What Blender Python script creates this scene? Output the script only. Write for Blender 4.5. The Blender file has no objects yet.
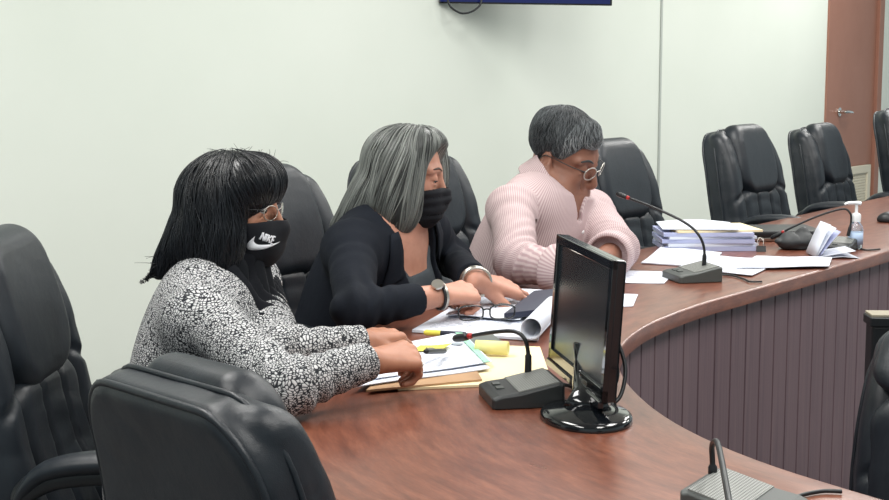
import bpy, math, random
import numpy as np
from mathutils import Vector, Matrix
from mathutils.bvhtree import BVHTree
random.seed(7); rng = np.random.default_rng(11)
SC = bpy.context.scene; COL = SC.collection
F32 = np.float32
PI = math.pi

# ------------------------------------------------------------------ camera (real place: metres, X right, Y away, Z up)
FPX = 1400.0; CAM_Z = 1.27; PITCH = math.atan(180.0 / FPX)
def ray(x, y):
    u = (x - 444.5) / FPX; v = (250.0 - y) / FPX
    return np.array([u, math.cos(PITCH) + v * math.sin(PITCH), -math.sin(PITCH) + v * math.cos(PITCH)])
def at(x, y, Y):
    d = ray(x, y); s = Y / d[1]
    return np.array([d[0] * s, Y, CAM_Z + d[2] * s])
def onz(x, y, z):
    d = ray(x, y); s = (z - CAM_Z) / d[2]
    return np.array([d[0] * s, d[1] * s, z])
cam_d = bpy.data.cameras.new('camera'); cam = bpy.data.objects.new('camera', cam_d); COL.objects.link(cam)
cam_d.sensor_width = 36.0; cam_d.lens = FPX / 889.0 * 36.0; cam_d.clip_start = 0.05
cam.location = (0, 0, CAM_Z); cam.rotation_euler = (PI / 2 - PITCH, 0, 0)
SC.camera = cam

# ------------------------------------------------------------------ objects
def link(name, me, mat=None, parent=None, smooth=True):
    o = bpy.data.objects.new(name, me); COL.objects.link(o)
    if mat is not None and not me.materials:
        for m in (mat if isinstance(mat, (list, tuple)) else [mat]): me.materials.append(m)
    if parent is not None: o.parent = parent
    if smooth: me.polygons.foreach_set('use_smooth', [True] * len(me.polygons))
    return o
def empty(name, loc=(0, 0, 0), rz=0.0):
    o = bpy.data.objects.new(name, None); COL.objects.link(o)
    o.location = loc; o.rotation_euler = (0, 0, rz); o.empty_display_size = .1
    return o
def tag(o, label, cat, group=None):
    o['label'] = label; o['category'] = cat
    if group: o['group'] = group
    return o
def struct(o):
    o['kind'] = 'structure'; return o
def copy_tree(o, parent=None):
    c = o.copy(); COL.objects.link(c)
    if parent is not None: c.parent = parent
    for ch in [x for x in COL.objects if x.parent == o]: copy_tree(ch, c)
    return c
def bevel(o, w, seg=3, angle=35):
    m = o.modifiers.new('bevel', 'BEVEL'); m.width = w; m.segments = seg; m.limit_method = 'ANGLE'; m.angle_limit = math.radians(angle)
    m.harden_normals = False
    w2 = o.modifiers.new('wn', 'WEIGHTED_NORMAL'); w2.keep_sharp = True
    return o

def nrm(v):
    v = np.asarray(v, float); return v / (np.linalg.norm(v) + 1e-12)
def catmull(pts, n=8, closed=False):
    P = [np.asarray(p, float) for p in pts]; out = []
    N = len(P); rngi = range(N if closed else N - 1)
    for i in rngi:
        if closed: p0, p1, p2, p3 = P[i - 1], P[i], P[(i + 1) % N], P[(i + 2) % N]
        else: p0 = P[max(i - 1, 0)]; p1 = P[i]; p2 = P[i + 1]; p3 = P[min(i + 2, N - 1)]
        for k in range(n):
            t = k / n
            out.append(.5 * ((2 * p1) + (-p0 + p2) * t + (2 * p0 - 5 * p1 + 4 * p2 - p3) * t * t + (-p0 + 3 * p1 - 3 * p2 + p3) * t ** 3))
    if not closed: out.append(P[-1])
    return np.array(out)

class MB:
    def __init__(s): s.v = []; s.f = []; s.uv = {}; s.mi = []
    def add(s, verts, faces, mi=0):
        b = len(s.v); s.v += [tuple(map(float, p)) for p in verts]
        for f in faces: s.f.append(tuple(b + i for i in f)); s.mi.append(mi)
        return b
    def box(s, c, half, R=None, mi=0):
        c = np.asarray(c, float); R = np.eye(3) if R is None else np.asarray(R)
        vs = [c + R @ (np.array([sx, sy, sz]) * half) for sz in (-1, 1) for sy in (-1, 1) for sx in (-1, 1)]
        s.add(vs, [(0, 2, 3, 1), (4, 5, 7, 6), (0, 1, 5, 4), (2, 6, 7, 3), (0, 4, 6, 2), (1, 3, 7, 5)], mi); return s
    def tube(s, pts, r, n=10, closed=False, flat=None, cap=True, mi=0):
        P = np.asarray(pts, float); N = len(P); r = np.broadcast_to(np.asarray(r, float), (N,))
        T = np.gradient(P, axis=0) if not closed else np.roll(P, -1, 0) - np.roll(P, 1, 0)
        up = np.array([0, 0, 1.]) if abs(nrm(T[0])[2]) < .9 else np.array([1., 0, 0])
        vs = []; a = nrm(np.cross(up, nrm(T[0])))
        for i in range(N):
            t = nrm(T[i]); a = nrm(a - t * np.dot(a, t)); b = np.cross(t, a)
            for k in range(n):
                th = 2 * PI * k / n; ca, sa = math.cos(th), math.sin(th)
                if flat is not None: ca *= flat[0]; sa *= flat[1]
                vs.append(P[i] + r[i] * (ca * a + sa * b))
        fs = []
        for i in range(N if closed else N - 1):
            j = (i + 1) % N
            for k in range(n):
                l = (k + 1) % n
                fs.append((i * n + k, i * n + l, j * n + l, j * n + k))
        if cap and not closed: fs += [tuple(range(n - 1, -1, -1)), tuple((N - 1) * n + k for k in range(n))]
        s.add(vs, fs, mi); return s
    def lathe(s, prof, c=(0, 0, 0), n=28, R=None, mi=0):
        c = np.asarray(c, float); R = np.eye(3) if R is None else np.asarray(R)
        vs = []; fs = []; M = len(prof)
        for (r, z) in prof:
            for k in range(n):
                th = 2 * PI * k / n
                vs.append(c + R @ np.array([max(r, 1e-5) * math.cos(th), max(r, 1e-5) * math.sin(th), z]))
        for i in range(M - 1):
            for k in range(n):
                l = (k + 1) % n; fs.append((i * n + k, i * n + l, (i + 1) * n + l, (i + 1) * n + k))
        fs += [tuple(range(n - 1, -1, -1)), tuple((M - 1) * n + k for k in range(n))]
        s.add(vs, fs, mi); return s
    def prism(s, poly, z0, z1, mi=0):          # poly: CCW xy(z added)
        n = len(poly)
        vs = [(p[0], p[1], z0) for p in poly] + [(p[0], p[1], z1) for p in poly]
        fs = [tuple(range(n - 1, -1, -1)), tuple(range(n, 2 * n))] + [(i, (i + 1) % n, n + (i + 1) % n, n + i) for i in range(n)]
        s.add(vs, fs, mi); return s
    def mesh(s, name='m'):
        me = bpy.data.meshes.new(name); me.from_pydata(s.v, [], s.f)
        if any(s.mi): me.polygons.foreach_set('material_index', s.mi)
        me.update(); return me
    def obj(s, name, mat, parent=None, smooth=False):
        return link(name, s.mesh(name), mat, parent, smooth)
def recalc(o):
    import bmesh
    bm = bmesh.new(); bm.from_mesh(o.data); bmesh.ops.recalc_face_normals(bm, faces=bm.faces); bm.to_mesh(o.data); bm.free()
    return o
def auto_smooth(o, ang=35):
    import bmesh
    bm = bmesh.new(); bm.from_mesh(o.data); bmesh.ops.recalc_face_normals(bm, faces=bm.faces)
    for e in bm.edges:
        e.smooth = not (len(e.link_faces) == 2 and e.calc_face_angle(0) > math.radians(ang))
    for f in bm.faces: f.smooth = True
    bm.to_mesh(o.data); bm.free(); return o

# ------------------------------------------------------------------ signed distance modelling
def smin(a, b, k):
    h = np.maximum(k - np.abs(a - b), 0) / k
    return np.minimum(a, b) - h * h * (k * .25)
def smax(a, b, k): return -smin(-a, -b, k)
def dot(P, v): return P[:, 0] * F32(v[0]) + P[:, 1] * F32(v[1]) + P[:, 2] * F32(v[2])
def length(P): return np.sqrt(P[:, 0] ** 2 + P[:, 1] ** 2 + P[:, 2] ** 2)
def sph(P, c, r): return length(P - np.asarray(c, F32)) - F32(r)
def cone(P, a, b, ra, rb):
    a = np.asarray(a, F32); b = np.asarray(b, F32); ba = b - a
    pa = P - a; L2 = float(np.dot(ba, ba)) + 1e-12
    t = np.clip(dot(pa, ba) / F32(L2), 0, 1)
    return length(pa - t[:, None] * ba) - (F32(ra) + F32(rb - ra) * t)
def ell(P, c, r, R=None):
    q = P - np.asarray(c, F32)
    if R is not None: q = q @ np.asarray(R, F32)          # columns of R are the local axes
    r = np.asarray(r, F32)
    k0 = length(q / r); k1 = length(q / (r * r)) + 1e-9
    return k0 * (k0 - 1) / k1
def rbox(P, c, half, rad, R=None):
    q = P - np.asarray(c, F32)
    if R is not None: q = q @ np.asarray(R, F32)
    d = np.abs(q) - (np.asarray(half, F32) - F32(rad))
    return length(np.maximum(d, 0)) + np.minimum(d.max(1), 0) - F32(rad)
def rrect(y, s, hy, hs, rad):
    dy = np.abs(y) - (hy - rad); ds = np.abs(s) - (hs - rad)
    return np.sqrt(np.maximum(dy, 0) ** 2 + np.maximum(ds, 0) ** 2) + np.minimum(np.maximum(dy, ds), 0) - rad
def extr(d2, n, hn, rad):
    a = d2 + rad; b = np.abs(n) - (hn - rad)
    return np.sqrt(np.maximum(a, 0) ** 2 + np.maximum(b, 0) ** 2) + np.minimum(np.maximum(a, b), 0) - rad
_K = rng.normal(size=(7, 3)); _K /= np.linalg.norm(_K, axis=1)[:, None]; _PH = rng.uniform(0, 6.28, 7)
def wob(P, freq, seed=0):
    v = np.zeros(len(P), F32)
    for i in range(7):
        k = np.roll(_K[i], seed) * freq * (0.7 + .13 * i)
        v += np.sin(dot(P, k) + F32(_PH[i] + seed * 1.7 + i))
    return v / F32(7)
def ridge(P, freq, seed=0):
    Q = P + .35 / freq * np.stack([wob(P, freq * .6, seed + 1), wob(P, freq * .6, seed + 2), wob(P, freq * .6, seed + 3)], 1) * 3
    return (1 - np.abs(wob(Q.astype(F32), freq, seed)) * 2.6)

def mesh_sdf(f, lo, hi, h, name='sdf', B=8):
    lo = np.asarray(lo, float); hi = np.asarray(hi, float)
    nb = np.maximum(np.ceil((hi - lo) / (h * B)).astype(int), 1)
    bi = np.stack(np.meshgrid(*[np.arange(n) for n in nb], indexing='ij'), -1).reshape(-1, 3)
    ctr = lo + (bi + .5) * h * B
    fv = np.concatenate([f(c.astype(F32)) for c in np.array_split(ctr, max(1, len(ctr) // 100000 + 1))])
    act = bi[np.abs(fv) < h * B * .87 * 1.5]
    o = np.arange(B + 1)
    off = np.stack(np.meshgrid(o, o, o, indexing='ij'), -1).reshape(-1, 3)
    D = nb * B + 3
    key = lambda c: ((c[:, 0] + 1) * D[1] + (c[:, 1] + 1)) * D[2] + (c[:, 2] + 1)
    VK = []; VP = []; EF = []
    cs = np.array([[i, j, k] for i in (0, 1) for j in (0, 1) for k in (0, 1)])
    edges = [(a, b) for a in range(8) for b in range(a + 1, 8) if np.abs(cs[a] - cs[b]).sum() == 1]
    for ch in np.array_split(act, max(1, len(act) // 400 + 1)):
        if not len(ch): continue
        g = (ch[:, None, :] * B + off[None]).reshape(-1, 3)
        val = f((lo + g * h).astype(F32)).reshape(len(ch), B + 1, B + 1, B + 1)
        ins = val < 0
        cnt = sum(ins[:, i:i + B, j:j + B, k:k + B].astype(np.int8) for i, j, k in cs)
        idx = np.argwhere((cnt > 0) & (cnt < 8))
        if len(idx):
            cv = np.stack([val[idx[:, 0], idx[:, 1] + i, idx[:, 2] + j, idx[:, 3] + k] for i, j, k in cs], 1)
            acc = np.zeros((len(idx), 3)); n = np.zeros(len(idx))
            for a, b in edges:
                m = (cv[:, a] < 0) != (cv[:, b] < 0)
                t = np.where(m, cv[:, a] / np.where(m, cv[:, a] - cv[:, b], 1), 0)
                acc += m[:, None] * (cs[a] + t[:, None] * (cs[b] - cs[a])); n += m
            gc = ch[idx[:, 0]] * B + idx[:, 1:]
            VK.append(key(gc)); VP.append(lo + (gc + acc / n[:, None]) * h)
        for ax in range(3):
            s0 = ins[:, :B, :B, :B]
            sl = [slice(0, B)] * 3; sl[ax] = slice(1, B + 1)
            s1 = ins[(slice(None),) + tuple(sl)]
            e = np.argwhere(s0 != s1)
            if len(e):
                gp = ch[e[:, 0]] * B + e[:, 1:]
                EF.append((gp, ax, s0[tuple(e.T)]))
    K = np.concatenate(VK); V = np.concatenate(VP); od = np.argsort(K); K = K[od]; V = V[od]
    faces = []
    for gp, ax, s in EF:
        a1, a2 = (ax + 1) % 3, (ax + 2) % 3
        q = []; ok = np.ones(len(gp), bool)
        for d1, d2 in ((-1, -1), (0, -1), (0, 0), (-1, 0)):
            c = gp.copy(); c[:, a1] += d1; c[:, a2] += d2
            kk = key(c); p = np.clip(np.searchsorted(K, kk), 0, len(K) - 1); ok &= K[p] == kk; q.append(p)
        q = np.stack(q, 1); q[~s] = q[~s][:, ::-1]
        faces.append(q[ok])
    Fc = np.concatenate(faces)
    me = bpy.data.meshes.new(name)
    me.vertices.add(len(V)); me.vertices.foreach_set('co', V.astype(F32).ravel())
    me.loops.add(len(Fc) * 4); me.loops.foreach_set('vertex_index', Fc.astype(np.int32).ravel())
    me.polygons.add(len(Fc)); me.polygons.foreach_set('loop_start', np.arange(len(Fc), dtype=np.int32) * 4)
    me.update(calc_edges=True); me.validate()
    return me
def join_meshes(ms, name):
    V = []; F = []; b = 0
    for m_ in ms:
        v = mverts(m_); f = np.empty(len(m_.loops), np.int32); m_.loops.foreach_get('vertex_index', f)
        V.append(v); F.append(f.reshape(-1, 4) + b); b += len(v); bpy.data.meshes.remove(m_)
    V = np.concatenate(V); F = np.concatenate(F); me = bpy.data.meshes.new(name)
    me.vertices.add(len(V)); me.vertices.foreach_set('co', V.astype(F32).ravel())
    me.loops.add(len(F) * 4); me.loops.foreach_set('vertex_index', F.astype(np.int32).ravel())
    me.polygons.add(len(F)); me.polygons.foreach_set('loop_start', np.arange(len(F), dtype=np.int32) * 4)
    me.update(calc_edges=True); return me
def mverts(me):
    a = np.empty(len(me.vertices) * 3, F32); me.vertices.foreach_get('co', a); return a.reshape(-1, 3)
def set_attr(me, name, vals):
    a = me.attributes.new(name, 'FLOAT', 'POINT'); a.data.foreach_set('value', np.asarray(vals, F32))

# ------------------------------------------------------------------ materials
def srgb(r, g, b):
    f = lambda c: (c / 255) / 12.92 if c <= 10 else ((c / 255 + .055) / 1.055) ** 2.4
    return (f(r), f(g), f(b), 1)
class NT:
    def __init__(s, name):
        s.m = bpy.data.materials.new(name); s.m.use_nodes = True; s.t = s.m.node_tree; s.t.nodes.clear()
        s.out = s.n('ShaderNodeOutputMaterial'); s.b = s.n('ShaderNodeBsdfPrincipled'); s.l(s.b.outputs[0], s.out.inputs[0])
    def n(s, t, **kw):
        x = s.t.nodes.new(t)
        for k, v in kw.items(): setattr(x, k, v)
        return x
    def l(s, a, b): s.t.links.new(a, b)
    def set(s, **kw):
        for k, v in kw.items(): s.b.inputs[k.replace('_', ' ')].default_value = v
        return s
    def coord(s, kind='Object', scale=(1, 1, 1), rot=(0, 0, 0)):
        c = s.n('ShaderNodeTexCoord'); m = s.n('ShaderNodeMapping'); m.inputs['Scale'].default_value = scale; m.inputs['Rotation'].default_value = rot
        s.l(c.outputs[kind], m.inputs[0]); return m.outputs[0]
    def noise(s, co, scale, detail=4, rough=.55):
        x = s.n('ShaderNodeTexNoise'); x.inputs['Scale'].default_value = scale; x.inputs['Detail'].default_value = detail; x.inputs['Roughness'].default_value = rough
        if co is not None: s.l(co, x.inputs['Vector'])
        return x.outputs[0]
    def ramp(s, fac, stops, interp='LINEAR'):
        r = s.n('ShaderNodeValToRGB'); r.color_ramp.interpolation = interp
        el = r.color_ramp.elements
        while len(el) < len(stops): el.new(.5)
        for e, (p, c) in zip(el, stops): e.position = p; e.color = c if len(c) == 4 else (*c, 1)
        s.l(fac, r.inputs[0]); return r.outputs[0]
    def bump(s, h, strength, dist=.002):
        b = s.n('ShaderNodeBump'); b.inputs['Strength'].default_value = strength; b.inputs['Distance'].default_value = dist
        s.l(h, b.inputs['Height']); s.l(b.outputs[0], s.b.inputs['Normal']); return b
    def math(s, op, a, b=None):
        x = s.n('ShaderNodeMath', operation=op)
        for i, v in enumerate((a, b)):
            if v is None: continue
            if isinstance(v, (int, float)): x.inputs[i].default_value = v
            else: s.l(v, x.inputs[i])
        return x.outputs[0]
    def mix(s, fac, a, b):
        x = s.n('ShaderNodeMix', data_type='RGBA')
        for i, v in ((0, fac), (6, a), (7, b)):
            if isinstance(v, (int, float, tuple)): x.inputs[i].default_value = v
            else: s.l(v, x.inputs[i])
        return x.outputs[2]
def plain(name, col, rough=.5, metal=0.0, spec=.5, coat=0, **kw):
    t = NT(name).set(Base_Color=col, Roughness=rough, Metallic=metal, Specular_IOR_Level=spec, Coat_Weight=coat, **kw)
    n = t.noise(t.coord(), 40, 2)
    c = t.mix(t.math('MULTIPLY', n, .18), col, tuple(x * .8 for x in col[:3]) + (1,)); t.l(c, t.b.inputs['Base Color'])
    return t.m
M = {}
def make_mats():
    t = NT('wall_paint').set(Roughness=.75, Specular_IOR_Level=.25)
    n = t.noise(t.coord(scale=(1, 1, 1)), 1.3, 5)
    t.l(t.ramp(n, [(.3, srgb(220, 227, 217)), (.7, srgb(225, 231, 222))]), t.b.inputs['Base Color'])
    t.bump(t.noise(t.coord(), 260, 2), .06, .001); M['wall'] = t.m
    M['ceiling'] = plain('ceiling_paint', srgb(235, 235, 230), .9)
    t = NT('carpet').set(Roughness=.95, Specular_IOR_Level=.1)
    t.l(t.ramp(t.noise(t.coord(), 180, 3), [(.3, srgb(92, 90, 92)), (.7, srgb(128, 126, 126))]), t.b.inputs['Base Color']); M['floor'] = t.m
    # table wood: grain follows the run of the table (UV in metres)
    def wood(name, c0, c1, c2, rough, coat, sc=(1.2, 16, 1), kind='UV'):
        t = NT(name).set(Roughness=rough, Coat_Weight=coat, Coat_Roughness=.22, Specular_IOR_Level=.5)
        co = t.coord(kind, sc)
        n1 = t.noise(co, 2.4, 8, .62); n2 = t.noise(t.coord(kind, (sc[0] * 5, sc[1] * 5, sc[2] * 5)), 3, 4)
        f = t.math('ADD', t.math('MULTIPLY', n1, .75), t.math('MULTIPLY', n2, .25))
        t.l(t.ramp(f, [(.33, c0), (.5, c1), (.68, c2)]), t.b.inputs['Base Color'])
        big = t.noise(t.coord(kind, (1.5, 3, 1)), 2, 3)
        t.l(t.math('ADD', t.math('MULTIPLY', big, .12), rough - .06), t.b.inputs['Roughness'])
        t.bump(n2, .05, .001); return t.m
    M['table'] = wood('table_wood', srgb(88, 47, 34), srgb(114, 66, 49), srgb(138, 86, 65), .3, .25, (4, 20, 1))
    M['slat'] = wood('slat_wood', srgb(94, 77, 84), srgb(110, 90, 96), srgb(122, 101, 104), .45, .05, (30, 1.0, 1))
    M['dark_wood'] = wood('dark_wood', srgb(60, 34, 30), srgb(80, 46, 40), srgb(95, 58, 48), .45, 0)
    t = NT('leather').set(Roughness=.4, Specular_IOR_Level=.5, Base_Color=srgb(38, 44, 50))
    v = t.n('ShaderNodeTexVoronoi', feature='DISTANCE_TO_EDGE'); v.inputs['Scale'].default_value = 420; t.l(t.coord(), v.inputs['Vector'])
    big = t.noise(t.coord(scale=(1, 1, 1)), 14, 4, .6)
    h = t.math('ADD', t.math('MULTIPLY', v.outputs[0], .25), t.math('MULTIPLY', big, 1.6)); t.bump(h, .25, .004)
    t.l(t.ramp(big, [(.35, srgb(22, 28, 35)), (.65, srgb(28, 35, 42))]), t.b.inputs['Base Color'])
    t.l(t.math('ADD', t.math('MULTIPLY', big, .1), .36), t.b.inputs['Roughness']); M['leather'] = t.m
    M['black_plastic'] = plain('black_plastic', srgb(26, 29, 32), .42)
    M['gloss_black'] = plain('gloss_black', srgb(12, 15, 19), .12, coat=.5)
    M['screen'] = plain('screen_glass', srgb(24, 30, 36), .22, spec=.7)
    M['mic_body'] = plain('mic_body', srgb(72, 76, 74), .5)
    M['mic_dark'] = plain('mic_dark', srgb(40, 43, 44), .45)
    t = NT('grille').set(Roughness=.5, Metallic=.2)
    br = t.n('ShaderNodeTexBrick'); br.inputs['Scale'].default_value = 1; br.inputs['Brick Width'].default_value = .004; br.inputs['Row Height'].default_value = .004
    br.inputs['Mortar Size'].default_value = .0009; br.offset = 0
    br.inputs['Color1'].default_value = br.inputs['Color2'].default_value = srgb(52, 54, 53); br.inputs['Mortar'].default_value = srgb(138, 140, 136)
    t.l(t.coord('UV'), br.inputs['Vector']); t.l(br.outputs[0], t.b.inputs['Base Color']); M['grille'] = t.m
    M['red'] = plain('red_ring', srgb(170, 36, 36), .4)
    M['chrome'] = plain('chrome', srgb(215, 215, 212), .16, 1.0)
    M['silver'] = plain('silver', srgb(196, 192, 184), .28, 1.0)
    M['white_plastic'] = plain('white_plastic', srgb(236, 238, 240), .35)
    M['door'] = wood('door_paint', srgb(150, 104, 86), srgb(154, 108, 90), srgb(158, 112, 94), .5, 0, (1, 1, 1), 'Object')
    M['vent'] = plain('vent_paint', srgb(214, 208, 188), .6)
    M['vent_dark'] = plain('vent_mesh', srgb(150, 142, 124), .7)
    M['baseboard'] = plain('baseboard_vinyl', srgb(96, 58, 54), .5)
    M['trim'] = plain('seam_trim', srgb(178, 184, 178), .6)
    t = NT('tv_screen').set(Base_Color=srgb(14, 20, 60), Roughness=.25)
    g = t.noise(t.coord(), 3, 2); t.l(t.ramp(g, [(.3, srgb(18, 34, 104)), (.7, srgb(22, 44, 122))]), t.b.inputs['Emission Color']); t.set(Emission_Strength=.32); M['tv'] = t.m
    # paper, with and without lines of small grey print
    def paper(name, col, ink=None, rows=34, keep=.5):
        t = NT(name).set(Roughness=.75, Specular_IOR_Level=.2, Base_Color=col)
        if ink:
            co = t.coord('UV'); sx = t.n('ShaderNodeSeparateXYZ'); t.l(co, sx.inputs[0])
            row = t.math('MULTIPLY', sx.outputs[1], rows); fr = t.math('FRACT', row)
            line = t.math('LESS_THAN', fr, .42)
            fl = t.math('FLOOR', row)
            cb = t.n('ShaderNodeCombineXYZ'); t.l(t.math('MULTIPLY', sx.outputs[0], 22), cb.inputs[0]); t.l(t.math('MULTIPLY', fl, 3.7), cb.inputs[1])
            w = t.math('GREATER_THAN', t.noise(cb.outputs[0], 1.0, 3), keep)
            mx = t.math('MULTIPLY', t.math('GREATER_THAN', sx.outputs[0], .1), t.math('LESS_THAN', sx.outputs[0], .9))
            my = t.math('MULTIPLY', t.math('GREATER_THAN', sx.outputs[1], .08), t.math('LESS_THAN', sx.outputs[1], .8))
            f = t.math('MULTIPLY', t.math('MULTIPLY', line, w), t.math('MULTIPLY', mx, my))
            t.l(t.mix(f, col, ink), t.b.inputs['Base Color'])
        else:
            t.l(t.mix(t.math('MULTIPLY', t.noise(t.coord(), 20, 2), .1), col, tuple(c * .85 for c in col[:3]) + (1,)), t.b.inputs['Base Color'])
        return t.m
    M['paper'] = paper('paper_white', srgb(216, 221, 232))
    M['paper_text'] = paper('paper_printed', srgb(216, 221, 232), srgb(168, 174, 190))
    M['manila'] = paper('manila_card', srgb(236, 220, 180))
    M['yellow'] = paper('yellow_paper', srgb(236, 222, 96))
    M['pale_yellow'] = paper('pale_yellow_paper', srgb(238, 232, 160))
    M['green_print'] = plain('green_print', srgb(150, 206, 176), .7)
    M['grey_print'] = plain('grey_print', srgb(150, 160, 168), .7)
    M['folder_blue'] = paper('folder_lilac', srgb(176, 182, 214))
    M['folder_dark'] = plain('folder_dark', srgb(92, 98, 96), .6)
    M['kraft'] = plain('kraft_card', srgb(176, 140, 104), .7)
    M['navy'] = plain('navy_cloth', srgb(44, 48, 66), .6)
    M['black_cloth'] = plain('black_cloth', srgb(20, 23, 28), .85, spec=.25)
    M['mask_cloth'] = plain('mask_cloth', srgb(22, 24, 30), .8, spec=.3)
    M['logo'] = plain('logo_print', srgb(232, 234, 240), .6)
    M['pouch'] = plain('pouch_cloth', srgb(42, 45, 47), .6)
    M['label_blue'] = plain('label_blue', srgb(176, 198, 226), .5)
    t = NT('clear_gel').set(Base_Color=srgb(225, 235, 245), Roughness=.08, IOR=1.4, Transmission_Weight=.85); M['gel'] = t.m
    t = NT('lens').set(Base_Color=(1, 1, 1, 1), Roughness=.02, IOR=1.05, Transmission_Weight=1.0); M['lens'] = t.m
    # skin
    def skin(name, c0, c1):
        t = NT(name).set(Roughness=.48, Specular_IOR_Level=.4, Subsurface_Weight=.12, Subsurface_Scale=.004)
        t.b.inputs['Subsurface Radius'].default_value = (1, .35, .2)
        t.l(t.ramp(t.noise(t.coord(), 30, 5), [(.3, c0), (.7, c1)]), t.b.inputs['Base Color'])
        t.bump(t.noise(t.coord(), 420, 3), .12, .001); return t.m
    M['skin1'] = skin('skin_tan', srgb(158, 106, 82), srgb(174, 121, 95))
    M['skin2'] = skin('skin_fair', srgb(178, 126, 106), srgb(194, 142, 121))
    M['skin3'] = skin('skin_brown', srgb(128, 88, 72), srgb(146, 102, 84))
    M['hair_flat'] = plain('lash_black', srgb(18, 18, 20), .5); M['brow_brown'] = plain('brow_brown', srgb(82, 62, 52), .6)
    M['eye'] = plain('eye_white', srgb(225, 220, 215), .25)
    M['iris'] = plain('iris', srgb(50, 32, 24), .2)
    M['lip'] = plain('lip', srgb(150, 92, 80), .5)
    # tweed: white cells split by black yarn
    t = NT('tweed').set(Roughness=.9, Specular_IOR_Level=.15)
    co = t.coord('Object', (1, 1, 1.5))
    nz = t.n('ShaderNodeTexNoise'); nz.inputs['Scale'].default_value = 16; t.l(co, nz.inputs['Vector'])
    mv = t.n('ShaderNodeVectorMath', operation='MULTIPLY_ADD'); t.l(nz.outputs[1], mv.inputs[0]); mv.inputs[1].default_value = (.04, .04, .04); t.l(co, mv.inputs[2])
    v = t.n('ShaderNodeTexVoronoi', feature='DISTANCE_TO_EDGE'); v.inputs['Scale'].default_value = 180; v.inputs['Randomness'].default_value = .7; t.l(mv.outputs[0], v.inputs['Vector'])
    thr = t.math('MULTIPLY', t.noise(co, 60, 3), .16)
    e = t.math('SUBTRACT', v.outputs[0], t.math('SUBTRACT', thr, .015))
    c = t.ramp(e, [(.0, srgb(44, 46, 50)), (.035, srgb(72, 74, 78)), (.085, srgb(186, 187, 188)), (.35, srgb(208, 208, 208))])
    t.l(c, t.b.inputs['Base Color']); t.bump(v.outputs[0], .4, .004); M['tweed'] = t.m
    def cloth(name, c0, c1, rough=.85, sc=300):
        t = NT(name).set(Roughness=rough, Specular_IOR_Level=.15)
        t.l(t.ramp(t.noise(t.coord(), 9, 5), [(.3, c0), (.7, c1)]), t.b.inputs['Base Color'])
        h = t.math('ADD', t.math('MULTIPLY', t.noise(t.coord(), sc, 2), .1), t.math('MULTIPLY', t.noise(t.coord(scale=(1, 1, .6)), 22, 4), 1.2)); t.bump(h, .35, .006); return t.m
    M['blazer'] = cloth('blazer_black', srgb(19, 23, 31), srgb(25, 29, 37))
    M['tank'] = cloth('tank_grey', srgb(64, 70, 75), srgb(74, 80, 85))
    M['blouse'] = cloth('blouse_black', srgb(18, 20, 25), srgb(26, 28, 33))
    M['trousers'] = cloth('trousers_dark', srgb(30, 32, 40), srgb(40, 42, 50))
    # pink pin stripe, stripe coordinate stored on the mesh in metres around the body or sleeve
    t = NT('pinstripe').set(Roughness=.8, Specular_IOR_Level=.15)
    a = t.n('ShaderNodeAttribute', attribute_name='stripe')
    fr = t.math('FRACT', t.math('MULTIPLY', a.outputs['Fac'], 180.0))
    s_ = t.ramp(fr, [(.0, srgb(174, 149, 152)), (.3, srgb(176, 151, 154)), (.5, srgb(202, 184, 184)), (.8, srgb(202, 185, 185)), (1, srgb(174, 149, 152))])
    t.l(s_, t.b.inputs['Base Color'])
    h = t.noise(t.coord(scale=(1, 1, .6)), 20, 4); t.bump(h, .4, .008); M['shirt'] = t.m
    def hair(name, stops, rough=.4):
        t = NT(name).set(Roughness=rough, Specular_IOR_Level=.5)
        a = t.n('ShaderNodeAttribute', attribute_name='tint')
        t.l(t.ramp(a.outputs['Fac'], stops), t.b.inputs['Base Color']); return t.m
    M['hair1'] = hair('hair_black', [(0, srgb(12, 15, 20)), (.8, srgb(24, 28, 34)), (1, srgb(44, 48, 54))], .38)
    M['hair2'] = hair('hair_grey', [(0, srgb(38, 41, 41)), (.35, srgb(78, 81, 79)), (.7, srgb(122, 126, 122)), (1, srgb(180, 183, 178))], .45)
    M['hair3'] = hair('hair_pepper', [(0, srgb(38, 41, 44)), (.5, srgb(72, 77, 80)), (.8, srgb(120, 125, 127)), (1, srgb(176, 180, 180))], .5)
make_mats()
# ------------------------------------------------------------------ room shell
WA = math.radians(38.5); WD = np.array([math.sin(WA), math.cos(WA), 0]); WN = np.array([WD[1], -WD[0], 0])   # wall run, normal into the room
W0 = onz(0, 473, 0)                                                                                         # a point of the wall's foot
RW = np.stack([WD, -WN, np.array([0, 0, 1.])], 1)                                                           # local x along, y into wall
def wpt(s, out, z): return W0 + WD * s + WN * out + np.array([0, 0, z])
def ws(x):                        # run along the wall of the picture column x
    d = ray(x, 70); # solve (W0+WD*s) on the vertical plane through the camera
    return (d[0] * W0[1] - d[1] * W0[0]) / (WD[0] * d[1] - WD[1] * d[0])
def wbox(name, s0, s1, o0, o1, z0, z1, mat, parent=None):
    return MB().box(wpt((s0 + s1) / 2, (o0 + o1) / 2, (z0 + z1) / 2), (abs(s1 - s0) / 2, abs(o1 - o0) / 2, (z1 - z0) / 2), RW).obj(name, mat, parent)
H = 2.75
sd0, sd1 = ws(826), ws(877.0)
struct(wbox('wall_back', -3.2, sd0, -.15, 0, 0, H, M['wall']))
struct(wbox('wall_back_right', sd1 + .075, 13.0, -.15, 0, 0, H, M['wall']))
struct(wbox('wall_over_door', sd0, sd1 + .075, -.15, 0, 2.14, H, M['wall']))
struct(wbox('baseboard_back', -3.2, sd0 - .01, 0, .012, 0, .1, M['baseboard']))
struct(wbox('trim_1', ws(660) - .009, ws(660) + .009, 0, .006, .1, H, M['trim']))
struct(MB().box((1, 3.5, -.05), (6.5, 7.5, .05)).obj('floor', M['floor']))
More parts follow.
